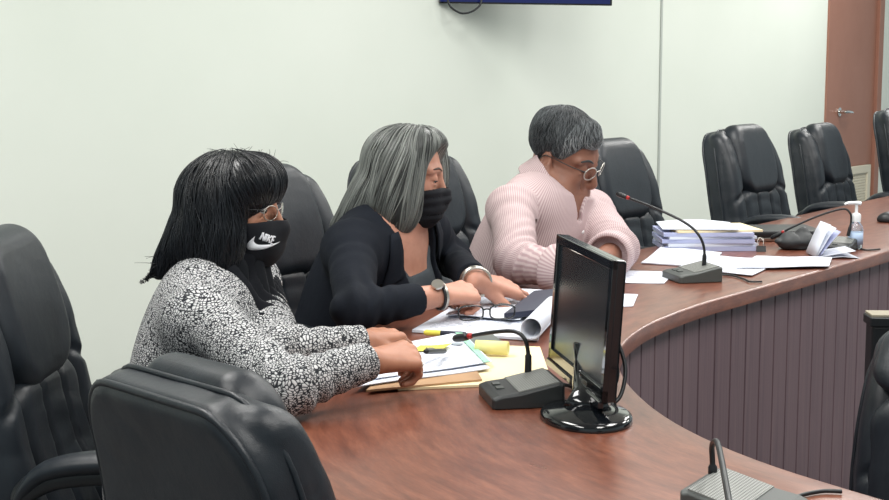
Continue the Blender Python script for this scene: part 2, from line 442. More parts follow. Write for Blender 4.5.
cl = struct(MB().box((1, 3.5, H + .05), (6.5, 7.5, .05)).obj('ceiling', M['ceiling']))
# door
dr = struct(empty('door_1', wpt(sd0, 0, 0)))
def par(o, p):
    o.parent = p; o.matrix_parent_inverse = Matrix.Translation(-Vector(p.location)); return o
par(bevel(wbox('door_leaf', sd0 + .012, sd1 - .012, -.06, -.012, .01, 2.09, M['door']), .003), dr)
for a, b, nm in ((sd0 - .004, sd0 + .012, 'door_jamb'), (sd1 - .008, sd1 + .075, 'door_jamb')):
    par(bevel(wbox(nm, a, b, -.15, .012, 0, 2.14, M['door']), .004), dr)
par(wbox('door_head', sd0, sd1, -.15, .012, 2.09, 2.14, M['door']), dr)
hb = at(840, 112, (W0 + WD * ws(840))[1]); sh = ws(842); zh = hb[2]
m = MB(); m.lathe([(0, 0), (.03, 0), (.03, .008), (.012, .012), (.012, .05), (.01, .056), (0, .056)], wpt(sh, -.012, zh), 24, np.stack([WD, np.array([0, 0, 1.]), WN], 1))
m.tube([wpt(sh, .038, zh), wpt(sh + .03, .042, zh), wpt(sh + .075, .042, zh - .002), wpt(sh + .12, .036, zh - .006)], [.011, .011, .01, .008], 12)
hd = par(auto_smooth(m.obj('door_handle', M['chrome'])), dr)
sv0, sv1 = ws(847), ws(873.5); zt = at(860, 166, (W0 + WD * ws(860))[1])[2]
vg = par(wbox('vent_grille', sv0, sv1, -.03, -.004, zt - .58, zt, M['vent_dark']), dr)
m = MB()
for a, b, c, d in ((sv0, sv1, zt - .055, zt), (sv0, sv1, zt - .6, zt - .545), (sv0, sv0 + .055, zt - .6, zt), (sv1 - .055, sv1, zt - .6, zt)):
    m.box(wpt((a + b) / 2, -.002, (c + d) / 2), ((b - a) / 2, .012, (d - c) / 2), RW)
par(bevel(m.obj('vent_frame', M['vent']), .003), dr)
m = MB()
for i in range(26):
    z = zt - .06 - i * .019
    m.box(wpt((sv0 + sv1) / 2, -.004, z), ((sv1 - sv0) / 2 - .05, .004, .005), RW)
for i in range(16):
    s = sv0 + .06 + i * (sv1 - sv0 - .12) / 15
    m.box(wpt(s, -.004, zt - .3), (.005, .0035, .245), RW)
par(m.obj('vent_slats', M['vent']), dr)

# TV on a swivel bracket, only its foot shows
Yt = 6.12; A = at(438.5, 3.4, Yt - .07); Bp = at(611, 5.6, Yt + .17)
td = nrm((Bp - A) * [1, 1, 0]); tl = np.linalg.norm((Bp - A)[:2]); tn = np.array([td[1], -td[0], 0]); zb = (A[2] + Bp[2]) / 2
RT = np.stack([td, -tn, np.array([0, 0, 1.])], 1); TC = (A + Bp) / 2; TC[2] = zb
tv = tag(empty('television', TC), 'flat black-framed television with a dark blue screen mounted high on the wall', 'television')
hh = tl * .5625 / 2
o = bevel(MB().box((0, .02, hh), (tl / 2, .02, hh), RT).obj('housing', M['gloss_black'], tv), .004); 
for v in o.data.vertices: pass
MB().box(RT @ np.array([0, -.0015, hh + .001]), (tl / 2 - .006, .002, hh - .006), RT).obj('screen', M['tv'], tv)
dw = float(np.dot(TC - W0, WN)); cw = RT @ np.array([0, .04, hh])
m = MB(); m.box(RT @ np.array([0, .05, hh]), (.12, .012, .12), RT)
end = cw - WN * (dw - .01)
m.tube([RT @ np.array([0, .05, hh]), np.array(cw) * .5 + end * .5 + np.array([.03, 0, 0]), end], .02, 10)
m.box(end, (.09, .01, .12), RW); m.obj('wall_bracket', M['black_plastic'], tv)
m = MB(); cpt = [at(447, -3, 6.02), at(450, 6, 6.02), at(457, 11.5, 6.03), at(464, 13.5, 6.04), at(473, 11, 6.06), at(480, 5, 6.08), at(482, -3, 6.09)]
m.tube(catmull([p - TC for p in cpt], 8), .0042, 8); m.obj('power_cord', M['black_plastic'], tv, True)

# ------------------------------------------------------------------ table: broad horseshoe, straight limb, round bend, second limb towards the camera
TC0 = np.array([.957, 2.45]); RI, RO = .65, 1.25; FD = np.array([.588, .809])
ICT = [(3.4, 6.93), (2.6, 5.83), (1.9, 4.87), (1.27, 4.0), (.76, 3.335), (.585, 3.11), (.458, 2.91), (.388, 2.765), (.340, 2.62), (.315, 2.48), (.308, 2.36), (.313, 2.24), (.328, 2.12), (.353, 2.01), (.392, 1.90), (.442, 1.80), (.505, 1.705), (.60, 1.575), (.75, 1.38), (1.0, 1.05), (1.3, .65), (1.6, .25)][::-1]
_d = catmull([np.array([x_, y_, 0]) for x_, y_ in ICT], 24)[:, :2]
_s = np.r_[0, np.cumsum(np.linalg.norm(np.diff(_d, axis=0), axis=1))]
_i0 = int(np.argmin(np.linalg.norm(_d - np.array([.328, 2.12]), axis=1))); _s = _s - _s[_i0]
_t = np.gradient(_d, axis=0); _t /= np.linalg.norm(_t, axis=1)[:, None]
_su = np.linspace(_s[0], _s[-1], 500); _nu = np.stack([np.interp(_su, _s, -_t[:, 1]), np.interp(_su, _s, _t[:, 0])], 1)
_kw = np.exp(-np.linspace(-2, 2, 31) ** 2); _kw /= _kw.sum()
_nu = np.stack([np.convolve(np.pad(_nu[:, k], 15, mode='edge'), _kw, 'valid') for k in (0, 1)], 1); _nu /= np.linalg.norm(_nu, axis=1)[:, None]
def tp(s, r):                                  # s: run in metres along the inner edge, r: RI at the inner edge to RO at the outer one
    p = np.array([np.interp(s, _s, _d[:, 0]), np.interp(s, _s, _d[:, 1])]); n = np.array([np.interp(s, _su, _nu[:, 0]), np.interp(s, _su, _nu[:, 1])])
    w = np.interp(s, [-.75, -.15], [.8, 1.0])
    return p + n / np.linalg.norm(n) * (r - RI) * w
LA = .70; S0, S1 = _s[0] + .02, _s[-1] - .02
ss = list(np.linspace(S0, S1, 190))
TZ = .75; TH = .036
table = tag(empty('conference_table', (TC0[0], TC0[1], 0)), 'long curved reddish-brown wooden conference table with a slatted inner front', 'table')
T0 = np.array([TC0[0], TC0[1], 0])
prof = []                                      # cross-section, bullnosed edges
er = .007
prof.append((RI + .012, TZ - TH))
for k in range(5):
    a = PI / 2 * k / 4; prof.append((RI + er - er * math.cos(a), TZ - er + er * math.sin(a))) if k else prof.append((RI, TZ - TH + .004))
for k in range(9): prof.append((RI + er + (RO - RI - 2 * er) * (k + 1) / 10, TZ))
for k in range(5):
    a = PI / 2 - PI / 2 * k / 4; prof.append((RO - er + er * math.cos(a), TZ - er + er * math.sin(a)))
prof += [(RO, TZ - TH + .004), (RO - .012, TZ - TH)]
m = MB(); n = len(prof); vs = []; uvs = []
acc = 0; mid = [tp(s, (RI + RO) / 2) for s in ss]
for i, s in enumerate(ss):
    if i: acc += np.linalg.norm(mid[i] - mid[i - 1])
    for r, z in prof:
        p = tp(s, r); vs.append((p[0] - T0[0], p[1] - T0[1], z)); uvs.append((acc, r + (TZ - z) * .8))
fs = [(i * n + k, i * n + (k + 1) % n, (i + 1) * n + (k + 1) % n, (i + 1) * n + k) for i in range(len(ss) - 1) for k in range(n)]
fs += [tuple(range(n)), tuple((len(ss) - 1) * n + k for k in range(n - 1, -1, -1))]
m.add(vs, fs); me = m.mesh('tabletop'); uvl = me.uv_layers.new(name='UVMap')
for lp in me.loops: uvl.data[lp.index].uv = uvs[lp.vertex_index]
o = auto_smooth(link('tabletop', me, M['table'], table), 50)
# slatted front under the inner edge: boards 80 mm wide with grooves between them
m = MB(); rows = []; s = S0 + .05; brd = .08; uvs = []
pr = RI + .02
while s < S1 - .1:
    step = brd
    for ds, dr_ in ((0, .008), (.004, 0), (.5 * step - .0, 0), (step - .004, 0)): rows.append((s + ds, pr + dr_))
    s += step
vs = []
for (s_, r_) in rows:
    p = tp(s_, r_); q = tp(s_, r_ + .02)
    for z in (.03, TZ - TH): vs.append((p[0] - T0[0], p[1] - T0[1], z)); uvs.append((s_, z + math.floor(s_ / brd) * 3.3))
    for z in (TZ - TH, .03): vs.append((q[0] - T0[0], q[1] - T0[1], z)); uvs.append((s_, z))
fs = [(i * 4 + k, i * 4 + (k + 1) % 4, (i + 1) * 4 + (k + 1) % 4, (i + 1) * 4 + k) for i in range(len(rows) - 1) for k in range(4)]
fs += [(3, 2, 1, 0), tuple(len(rows) * 4 - 4 + k for k in range(4))]
m.add(vs, fs); me = m.mesh('slat_panel'); uvl = me.uv_layers.new(name='UVMap')
for lp in me.loops: uvl.data[lp.index].uv = uvs[lp.vertex_index]
recalc(link('slat_panel', me, M['slat'], table, False))
m = MB(); vs = []
for s_ in ss[1:-1]:
    for r_, z in ((pr - .012, .0), (pr - .012, .03), (pr + .03, .03), (pr + .03, 0)):
        p = tp(s_, r_); vs.append((p[0] - T0[0], p[1] - T0[1], z))
k_ = len(ss) - 2
m.add(vs, [(i * 4 + k, i * 4 + (k + 1) % 4, (i + 1) * 4 + (k + 1) % 4, (i + 1) * 4 + k) for i in range(k_ - 1) for k in range(4)])
recalc(m.obj('kick_strip', M['dark_wood'], table))
for s_ in (-1.9, -.9, LA + .1, LA + 1.02, LA + 2.6, LA + 3.9):       # cross panels that carry the outer side
    p = tp(s_, RI + .1); q = tp(s_, RO - .14); d = nrm(np.append(q - p, 0)); R = np.stack([d, np.cross([0, 0, 1], d), [0, 0, 1]], 1)
    c = (p + q) / 2; MB().box((c[0] - T0[0], c[1] - T0[1], (TZ - TH) / 2), (np.linalg.norm(q - p) / 2, .014, (TZ - TH) / 2), R).obj('support_panel', M['dark_wood'], table)

# ------------------------------------------------------------------ executive chair
RC = math.radians(11); BU = np.array([-math.sin(RC), 0, math.cos(RC)]); BN = np.array([math.cos(RC), 0, math.sin(RC)]); BB = np.array([-.21, 0, .45])
def bc(P):
    q = P - BB.astype(F32); return dot(q, BN), q[:, 1], dot(q, BU)
def wtop(s): return 1 - .17 * np.clip((s - .3) / .32, 0, 1) ** 2 - .07 * np.clip((.16 - s) / .2, 0, 1)
SM, SH = .29, .32
def f_shell(P):
    n_, y, s = bc(P)
    curve = .05 * ((s - .3) / .3) ** 2 * (s < .3) + .02 * np.clip((s - .42) / .2, 0, 1) ** 2 * -1
    n_ = n_ - curve
    d2 = rrect(y / wtop(s), s - SM, .25, SH, .1)
    d = extr(d2, n_ + .03, .045, .028)
    for sg in (-1, 1):
        tap = n_ + .028 * np.clip((s - .40) / .2, 0, 1) ** 2
        b = extr(rrect((y - sg * .203 * wtop(s)), s - .30, .043, .30, .042), tap - .016, .037, .034)
        b = b + .009 * np.exp(-((s - .355 + .5 * (np.abs(y) - .2)) / .009) ** 2) * np.clip((tap - .03) / .015, 0, 1)
        d = smin(d, b, .012)
    d += .0016 * ridge(P * np.array([1, 1, .45], F32), 45, 2) * (n_ > .0) + .0012 * ridge(P * np.array([.4, 1, 1.4], F32), 38, 1)
    return d * .8
def f_head(P):
    n_, y, s = bc(P)
    n_ = n_ - .02 * np.clip((s - .42) / .2, 0, 1) ** 2 * -1
    d2 = rrect(y / (wtop(s) * (1 - .30 * np.clip((.47 - s) / .14, 0, 1) ** 2)), s - .483, .170, .140, .07)
    return (extr(d2, n_ - .020, .043, .040) + .001 * wob(P, 30)) * .8
def f_low(P):
    n_, y, s = bc(P)
    curve = .05 * ((s - .3) / .3) ** 2 * (s < .3)
    d = extr(rrect(y, s - .19, .165, .185, .05), n_ - curve - .016, .038, .036)
    d += .012 * np.exp(-((np.abs(y) - .058) / .008) ** 2) + .003 * ridge(P * np.array([1, .6, 1.8], F32), 30, 4)
    return d * .7
def f_seat(P):
    d = rbox(P, (.05, 0, .445), (.26, .255, .065), .055)
    drop = np.clip((P[:, 0] - .1) / .2, 0, 1) ** 2 * .03
    d = rbox(P + np.stack([0 * drop, 0 * drop, drop], 1), (.05, 0, .445), (.265, .255, .065), .055)
    return d + .002 * ridge(P, 20, 5) + .008 * np.exp(-((np.abs(P[:, 1]) - .17) / .008) ** 2) * (P[:, 2] > .46)
def outline(n_, grow=0.0, N=90):
    pts = []; r = .1; hy, hs = .25, SH
    loop = []
    for cx, cy, a in ((hy - r, hs - r, 0), (-(hy - r), hs - r, 90), (-(hy - r), -(hs - r), 180), (hy - r, -(hs - r), 270)):
        for k in range(10): th = math.radians(a + 10 * k); loop.append((cx + (r + grow) * math.cos(th), cy + (r + grow) * math.sin(th)))
    L = np.array(loop + loop[:1]); seg = np.r_[0, np.cumsum(np.linalg.norm(np.diff(L, axis=0), axis=1))]
    tt = np.linspace(0, seg[-1], N, endpoint=False)
    for t in tt:
        y = np.interp(t, seg, L[:, 0]); s = np.interp(t, seg, L[:, 1]) + SM
        cu = .05 * ((s - .3) / .3) ** 2 * (s < .3) - .02 * np.clip((s - .42) / .2, 0, 1) ** 2
        pts.append(BB + BN * (n_ + cu) + BU * s + np.array([0, y * wtop(s), 0]))
    return pts
CH = {}
def make_chair():
    root = empty('office_chair')
    lo, hi = (-.5, -.33, .38), (.0, .33, 1.16)
    sh = link('backrest', mesh_sdf(f_shell, lo, hi, .006), M['leather'], root)
    m = MB(); m.tube(outline(-.064, -.006), .0055, 8, closed=True); m.tube(outline(-.016, .001), .0042, 8, closed=True); m.obj('piping', M['leather'], sh, True)
    link('head_cushion', mesh_sdf(f_head, lo, hi, .006), M['leather'], root)
    link('back_cushion', mesh_sdf(f_low, lo, hi, .006), M['leather'], root)
    link('seat', mesh_sdf(f_seat, (-.26, -.3, .34), (.36, .3, .56), .008), M['leather'], root)
    pan = bevel(MB().box((.03, 0, .37), (.2, .2, .014)).obj('seat_pan', M['black_plastic'], root), .008)
    for sg in (1, -1):
        pth = catmull([(-.16, sg * .262, .6), (-.2, sg * .285, .665), (-.15, sg * .3, .71), (-.05, sg * .305, .722), (.04, sg * .305, .716), (.1, sg * .3, .685), (.115, sg * .29, .62), (.09, sg * .275, .52), (.06, sg * .26, .42), (.03, sg * .2, .375)], 8)
        rr = np.interp(np.linspace(0, 1, len(pth)), [0, .1, .6, 1], [.018, .02, .02, .015])
        a = MB().tube(pth, rr, 14, flat=(1.15, .85)).obj('armrest', M['black_plastic'], root, True)
        pp = catmull([(-.2, sg * .288, .672), (-.15, sg * .3, .722), (-.05, sg * .305, .737), (.04, sg * .305, .731), (.1, sg * .3, .7), (.116, sg * .296, .66)], 8)
        rr = .027 * np.clip(np.sin(np.linspace(.12, PI - .12, len(pp))) ** .35, .3, 1)
        MB().tube(pp, rr, 16, flat=(1.35, .72)).obj('arm_pad', M['leather'], a, True)
    MB().lathe([(.0, .12), (.03, .12), (.03, .25), (.022, .25), (.022, .36), (0, .36)]).obj('gas_column', M['black_plastic'], root, True)
    b = MB(); b.lathe([(0, .07), (.05, .07), (.055, .1), (.04, .125), (0, .125)])
    for k in range(5):
        a = 2 * PI * k / 5 + .3; d = np.array([math.cos(a), math.sin(a), 0])
        b.tube([d * .03 + [0, 0, .1], d * .16 + [0, 0, .095], d * .3 + [0, 0, .075]], [.032, .026, .018], 10, flat=(1, .7))
    b.obj('star_base', M['black_plastic'], root, True)
    for k in range(5):
        a = 2 * PI * k / 5 + .3; d = np.array([math.cos(a), math.sin(a), 0]); t = np.array([-d[1], d[0], 0])
        c = MB(); c.tube([d * .295 + [0, 0, .075], d * .295 + [0, 0, .03]], .006, 8)
        for sg in (-1, 1):
            c.lathe([(0, -.009), (.024, -.009), (.027, -.005), (.027, .005), (.024, .009), (0, .009)], d * .295 + t * sg * .014 + np.array([0, 0, .027]), 20, np.stack([d, np.array([0, 0, 1.]), t], 1))
        c.obj('caster', M['black_plastic'], root, True)
    return root
chair0 = make_chair(); placed = [0]
def place_chair(x, y, face, label, drop=0.0, tilt=0.0):
    o = chair0 if not placed[0] else copy_tree(chair0); placed[0] += 1
    o.location = (x, y, 0); o.rotation_euler = (0, 0, math.atan2(face[1], face[0]))
    tag(o, label, 'chair', 'executive chairs around the table')
    if drop:
        for ch in [c for c in COL.objects if c.parent == o]:
            k = ch.name.split('.')[0]
            if k in ('backrest', 'head_cushion', 'back_cushion', 'seat', 'seat_pan', 'armrest'): ch.location.z -= drop
            if k == 'gas_column': ch.location.z -= drop * .5
    return o
CHAIRS = [
 (-.46, 2.40, (1, .0), 'black leather chair at the left edge, behind the woman in the tweed jacket', .065),
 (-.165, 3.20, (.86, -.5), 'black leather chair behind the grey-haired woman in the black blazer', -.045),
 (.17, 3.86, (.81, -.58), 'black leather chair holding the man in the pink striped shirt', -.05),
 (.80, 4.42, (.81, -.58), 'empty black leather chair between the man and the thick paper pile', -.05),
 (1.41, 5.22, (.81, -.58), 'empty black leather chair behind the flat black case and crumpled pouch', -.065),
 (1.90, 5.92, (.85, -.53), 'empty black leather chair in front of the brown door', -.045),
 (2.38, 6.30, (.81, -.58), 'black leather chair cut by the right edge, next to the brown door', -.115),
 (-.09, 1.90, (.72, .69), 'black leather chair in the left foreground, seen from behind', 0),
 (.85, 2.03, (-.35, -.94), 'black leather chair at the lower right, in the hollow of the table', .145),
]
for c in CHAIRS:
    o = place_chair(c[0], c[1], c[2], c[3], c[4])
    if 'seen from behind' in c[3]: o.scale = (.90, .82, .915)                            # a smaller, lower chair
    for ch in [k for k in COL.objects if k.parent == o]:
        k = ch.name.split('.')[0]
        if 'hollow' in c[3]:                                                            # wider pads with a short top roll
            if k == 'head_cushion': ch.scale = (1, 1.36, .5); ch.location.z += .525; ch.location.x += .022
            if k == 'back_cushion': ch.scale = (1, 1.36, 1.3); ch.location.z -= .135; ch.location.x += .004

# dark case standing behind the lower right chair
cs = tag(empty('equipment_case', (1.065, 2.90, 0), -.05), 'slim upright black case with a pale top edge, half hidden behind the lower right chair', 'case')
bevel(MB().box((0, 0, .385), (.17, .028, .355)).obj('body', M['black_plastic'], cs), .006)
bevel(MB().box((0, 0, .748), (.175, .032, .010)).obj('lid', M['black_plastic'], cs), .003)
bevel(MB().box((0, 0, .7605), (.172, .029, .003)).obj('rim', M['vent_dark'], cs), .0015)
bevel(MB().box((0, 0, .015), (.17, .12, .015)).obj('foot_plate', M['black_plastic'], cs), .005)
# ------------------------------------------------------------------ people
def frame(yaw, pitch, roll=0.0):
    cy, sy, cp, sp = math.cos(yaw), math.sin(yaw), math.cos(pitch), math.sin(pitch)
    f = np.array([cy * cp, sy * cp, -sp]); l = np.array([-sy, cy, 0.]); u = np.cross(f, l)
    c, s = math.cos(roll), math.sin(roll)
    return np.stack([f, c * l + s * u, -s * l + c * u], 1)
def upframe(up, fwd):
    up = nrm(up); f = nrm(np.asarray(fwd) - up * np.dot(fwd, up)); return np.stack([f, np.cross(up, f), up], 1)
class Person: pass

def f_head_skin(q, ears=True, male=False, fem=None):
    """q: head-local, metres for a 225 mm head; x face, y left, z up, origin between the ears at eye height"""
    d = ell(q, (-.012, 0, .034), (.094, .074, .077)) if male else ell(q, (-.004, 0, .032), (.083, .071, .072))
    d = smin(d, ell(q, (.030, 0, -.022), (.058, .059, .082)), .03)
    d = smin(d, ell(q, (.034, 0, -.072), (.050, .048 if male else .042, .040)), .03)
    d = smin(d, sph(q, (.068, 0, -.098), .016 if male else .013), .025)
    for s in (-1, 1):
        d = smin(d, cone(q, (.0, s * .05, -.052), (.05, s * .026, -.092), .017, .014), .03)
        d = smin(d, ell(q, (.058, s * .036, -.03), (.024, .022, .02)), .022)
        d = smin(d, cone(q, (.080, s * .012, .021), (.066, s * .05, .020), .0095, .008), .016)
        d = smax(d, -ell(q, (.096, s * .031, .003), (.019, .018, .011)), .012)
        lid = smax(sph(q, (.0735, s * .031, .001), .0138), -(q[:, 2] + .0035), .003)     # lowered upper lid
        d = smin(d, lid, .005)
        d = smin(d, ell(q, (.078, s * .031, -.0105), (.008, .014, .0035)), .006)          # lower lid
        d = smin(d, cone(q, (.088, s * .006, -.046), (.086, s * .017, -.050), .0075, .0055), .008)
        if male: d = smax(d, -(ell(q, (.088, s * .034, -.047), (.012, .004, .022))), .012)
        if ears:
            R = frame(s * .35, .0, s * .12)
            e = ell(q, (-.012, s * .077, -.012), (.019, .0085, .033), R)
            e = smax(e, -ell(q, (-.008, s * .0865, -.006), (.011, .007, .020), R), .005)
            e = smin(e, ell(q, (-.004, s * .077, -.040), (.009, .006, .010)), .008)
            d = smin(d, e, .008)
    d = smin(d, cone(q, (.086, 0, .010), (.109, 0, -.036), .0075, .0095), .012)
    d = smin(d, sph(q, (.104, 0, -.043), .0095), .008)
    d = smin(d, ell(q, (.086, 0, -.067), (.012, .024, .0065)), .006)
    d = smin(d, ell(q, (.084, 0, -.079), (.011, .020, .0065)), .006)
    d = smax(d, -ell(q, (.101, 0, -.0728), (.010, .026, .0016)), .004)
    return d
FING = {'index': (.088, .024, .072, .0080), 'middle': (.091, .003, .080, .0082), 'ring': (.086, -.017, .074, .0078), 'pinky': (.077, -.035, .058, .0068)}
def hand_chain(W, R, side, sc, curls, spread=.06, thumb=((.055, .030, -.022), (.088, .034, -.028), (.108, .022, -.032))):
    """joints of one hand; hand-local x to the fingers, y to the thumb, z out of the back of the hand. side = +1 keeps y, -1 mirrors"""
    L = lambda p: np.asarray(W) + R @ (np.array([p[0], p[1] * side, p[2]]) * sc)
    seg = []
    for i, (k, (kx, ky, ln, r)) in enumerate(FING.items()):
        kp = np.array([kx, ky, .004 - abs(ky) * .12]); c = curls[k] if isinstance(curls, dict) else curls
        seg.append((L((.012, ky * .45, 0)), L(kp), .0145 * sc, .0112 * sc, 'palm'))
        ang = 0; p = kp; yaw = spread * (1.2 - i)
        for j, (fr, cu) in enumerate(zip((.44, .31, .25), c)):
            ang += math.radians(cu)
            d = np.array([math.cos(ang) * math.cos(yaw), math.cos(ang) * math.sin(yaw), -math.sin(ang)])
            p2 = p + d * ln * fr
            seg.append((L(p), L(p2), r * (1.06 - .1 * j) * sc, r * (.97 - .1 * j) * sc, k)); p = p2
    t0 = (.018, .016, -.008); tr = (.0150, .0115, .0092, .0078); pts = [t0] + list(thumb)
    for j in range(3): seg.append((L(pts[j]), L(pts[j + 1]), tr[j] * sc, tr[j + 1] * sc, 'thumb'))
    return seg
def f_hand(P, seg):
    palm = None; fingers = {}
    for a, b, ra, rb, k in seg:
        d = cone(P, a, b, ra, rb)
        if k == 'palm': palm = d if palm is None else smin(palm, d, .014)
        else: fingers[k] = d if k not in fingers else smin(fingers[k], d, .003)
    fing = None
    for k, d in fingers.items():
        if k == 'thumb': continue
        fing = d if fing is None else smin(fing, d, .0012)
    return smin(smin(palm, fing, .007), fingers['thumb'], .007)
def hand_R(x, back):
    x = nrm(x); z = nrm(np.asarray(back) - x * np.dot(back, x)); return np.stack([x, np.cross(z, x), z], 1)

def f_torso(p, P, e=0.0, low=True):
    R = p.RT; d = ell(P, p.chest, np.array([.108, .155 * p.w, .165]) * p.s + e, R)
    d = smin(d, ell(P, p.belly, np.array([.112 * p.bw, .145 * p.w, .15]) * p.s + e, R), .08)
    d = smin(d, ell(P, p.hip, np.array([.125, .172 * p.w, .125]) * p.s + e, p.RH), .08)
    for s in (0, 1):
        sh = p.sh[s]; d = smin(d, cone(P, p.neck + (sh - p.neck) * .12 - p.RT[:, 2] * .035, sh - p.RT[:, 2] * .012, .045 * p.s + e, .050 * p.s + e), .05)
        if p.bust: d = smin(d, ell(P, p.chest + p.RT @ np.array([.075, (.065 if s else -.065), -.03]) * p.s, np.array([.058, .065, .062]) * p.s + e, R), .04)
    return d
def f_arm(p, P, s, e0, e1, k=.02):
    a = cone(P, p.sh[s], p.el[s], .044 * p.s + e0, .035 * p.s + e1)
    b = cone(P, p.el[s], p.wr[s], .035 * p.s + e1, .024 * p.s + e1)
    return smin(a, b, k)
def near_skin(p, P, e, r):                            # surface e above the skin of the trunk only
    d = smax(p.f(P) - F32(e), sph(P, p.chest - p.RT[:, 2] * .05, r), .01)
    d = smax(d, np.abs(dot(P - p.chest.astype(F32), p.RT[:, 1])) - F32(.115), .01)
    return smax(d, dot(P - (p.neck - p.RT[:, 2] * .0).astype(F32), p.RT[:, 2]), .005)
def build_body(p, skin):
    q = lambda P: ((P - p.hc.astype(F32)) @ p.HR.astype(F32)) / F32(p.hs)
    segs = [hand_chain(*h) for h in p.hands]
    nk0 = p.hc + p.HR @ np.array([-.022, 0, -.055]) * p.hs
    def f(P):
        d = f_head_skin(q(P), p.ears, p.male) * p.hs
        d = smin(d, cone(P, nk0, p.neck + p.RT @ np.array([.0, 0, -.03]), .054 * p.nw, .060 * p.nw), .025)
        d = smin(d, f_torso(p, P), .05)
        for s in (0, 1):
            d = smin(d, f_arm(p, P, s, 0, 0, .02), .04)
            d = smin(d, f_hand(P, segs[s]), .015)
            d = smin(d, cone(P, p.hip + (p.kn[s] - p.hip) * .12 + p.RT[:, 1] * (.085 if s else -.085), p.kn[s], .082 * p.s, .055 * p.s), .06)
            d = smin(d, smin(cone(P, p.kn[s], p.an[s], .053 * p.s, .036 * p.s), cone(P, p.an[s] + [0, 0, -.01], p.an[s] + p.fd * .13 + [0, 0, -.035], .036, .028), .03), .03)
        return d
    # one skin; finer cells on head and hands, coarser ones below the clothes
    lo = np.min([p.hc - .2, p.hip - .3, p.an[0] - .2, p.an[1] - .2, p.wr[0] - .2, p.wr[1] - .2], 0); hi = np.max([p.hc + .2, p.hip + .3, p.kn[0] + .2, p.kn[1] + .2, p.wr[0] + .22, p.wr[1] + .22, p.an[0] + .25], 0)
    lo[2] = .003
    zones = [(p.hc - p.HR[:, 2] * .02, .155)] + [(p.hands[s][0] + p.hands[s][1][:, 0] * .085 * p.hands[s][3], .112) for s in (0, 1)]
    def fc(P):
        d = f(P)
        for c, r in zones: d = smax(d, F32(r - .012) - length(P - c.astype(F32)), .001)
        return d
    parts_ = [mesh_sdf(fc, lo, hi, .005, 'body')]
    for (c, r), h_ in zip(zones, (.0022, .0017, .0017)):
        parts_.append(mesh_sdf(lambda P: smax(f(P), length(P - c.astype(F32)) - F32(r), .001), c - r - .01, c + r + .01, h_, 'body'))
    me = join_meshes(parts_, 'body')
    p.f = f; p.q = q
    return link('body', me, skin, p.root)
def project(f, P, it=2, lvl=0.0):
    P = np.asarray(P, F32).copy()
    for _ in range(it):
        g = grad(f, P); P -= ((f(P) - lvl)[:, None] * g).astype(F32)
    return P
def grad(f, P, e=.0015):
    g = np.stack([f(P + np.eye(3, dtype=F32)[i] * F32(e)) - f(P - np.eye(3, dtype=F32)[i] * F32(e)) for i in range(3)], 1)
    return g / (np.linalg.norm(g, axis=1)[:, None] + 1e-9)
def make_hair(p, fh, lo, hi, mat, n, steps, step, rad, flow, tintf, lift=.0015, res=.003, jitter=.12, wild=0):
    """fh: hair volume in head-local space. Locks are traced along its surface and lie on it as fine tapering strands."""
    me = mesh_sdf(fh, lo, hi, res, 'hair'); V = mverts(me)
    base_t = tintf(V, np.full(len(V), .0))
    sel = rng.choice(len(V), n, replace=len(V) < n); P = V[sel].astype(F32)
    rnd = rng.uniform(0, 1, n).astype(F32); bend = rng.normal(0, jitter, (n, 3)).astype(F32)
    paths = [P.copy()]; N0 = grad(fh, P); Ns = [N0]
    for k in range(steps):
        g = grad(fh, P); d = flow(P) + bend; d = d - g * np.sum(d * g, 1)[:, None]
        d /= np.linalg.norm(d, axis=1)[:, None] + 1e-6
        P = P + d * F32(step); v = fh(P)
        P = P - (np.clip(v, -.01, .01)[:, None] * g); paths.append(P.copy()); Ns.append(g)
    A = np.stack(paths, 1); G = np.stack(Ns, 1); S = steps + 1
    prof = np.sin(np.linspace(.25, PI - .12, S)) ** .7
    lf = (lift * (0.4 + 1.2 * rnd))[:, None, None] * np.ones((1, S, 1))
    A = A + G * lf
    T = np.gradient(A, axis=1); T /= np.linalg.norm(T, axis=2)[:, :, None] + 1e-9
    Bn = np.cross(T, G); Bn /= np.linalg.norm(Bn, axis=2)[:, :, None] + 1e-9
    w = rad * (0.6 + .8 * rng.uniform(0, 1, n))[:, None, None] * prof[None, :, None]
    ring = [A + Bn * w, A + G * w * .7, A - Bn * w, A - G * w * .7]
    V2 = np.stack(ring, 2).reshape(-1, 3)
    b = len(V); idx = b + np.arange(n * S * 4).reshape(n, S, 4); F = []
    for k in range(4):
        l = (k + 1) % 4; F.append(np.stack([idx[:, :-1, k], idx[:, :-1, l], idx[:, 1:, l], idx[:, 1:, k]], -1).reshape(-1, 4))
    F = np.concatenate(F)
    f0 = np.empty(len(me.loops), np.int32); me.loops.foreach_get('vertex_index', f0); f0 = f0.reshape(-1, 4)
    allV = np.concatenate([V, V2]); allF = np.concatenate([f0, F])
    tint = np.concatenate([base_t, np.repeat(tintf(A[:, 0], rnd), S * 4)])
    allV = (p.HR @ (allV * p.hs).T).T + p.hc
    m2 = bpy.data.meshes.new('hair')
    m2.vertices.add(len(allV)); m2.vertices.foreach_set('co', allV.astype(F32).ravel())
    m2.loops.add(len(allF) * 4); m2.loops.foreach_set('vertex_index', allF.astype(np.int32).ravel())
    m2.polygons.add(len(allF)); m2.polygons.foreach_set('loop_start', np.arange(len(allF), dtype=np.int32) * 4)
    m2.update(calc_edges=True); set_attr(m2, 'tint', tint)
    return link('hair', m2, mat, p.root)
def hl(p, pts): return [p.hc + p.HR @ (np.asarray(q_, float) * p.hs) for q_ in pts]
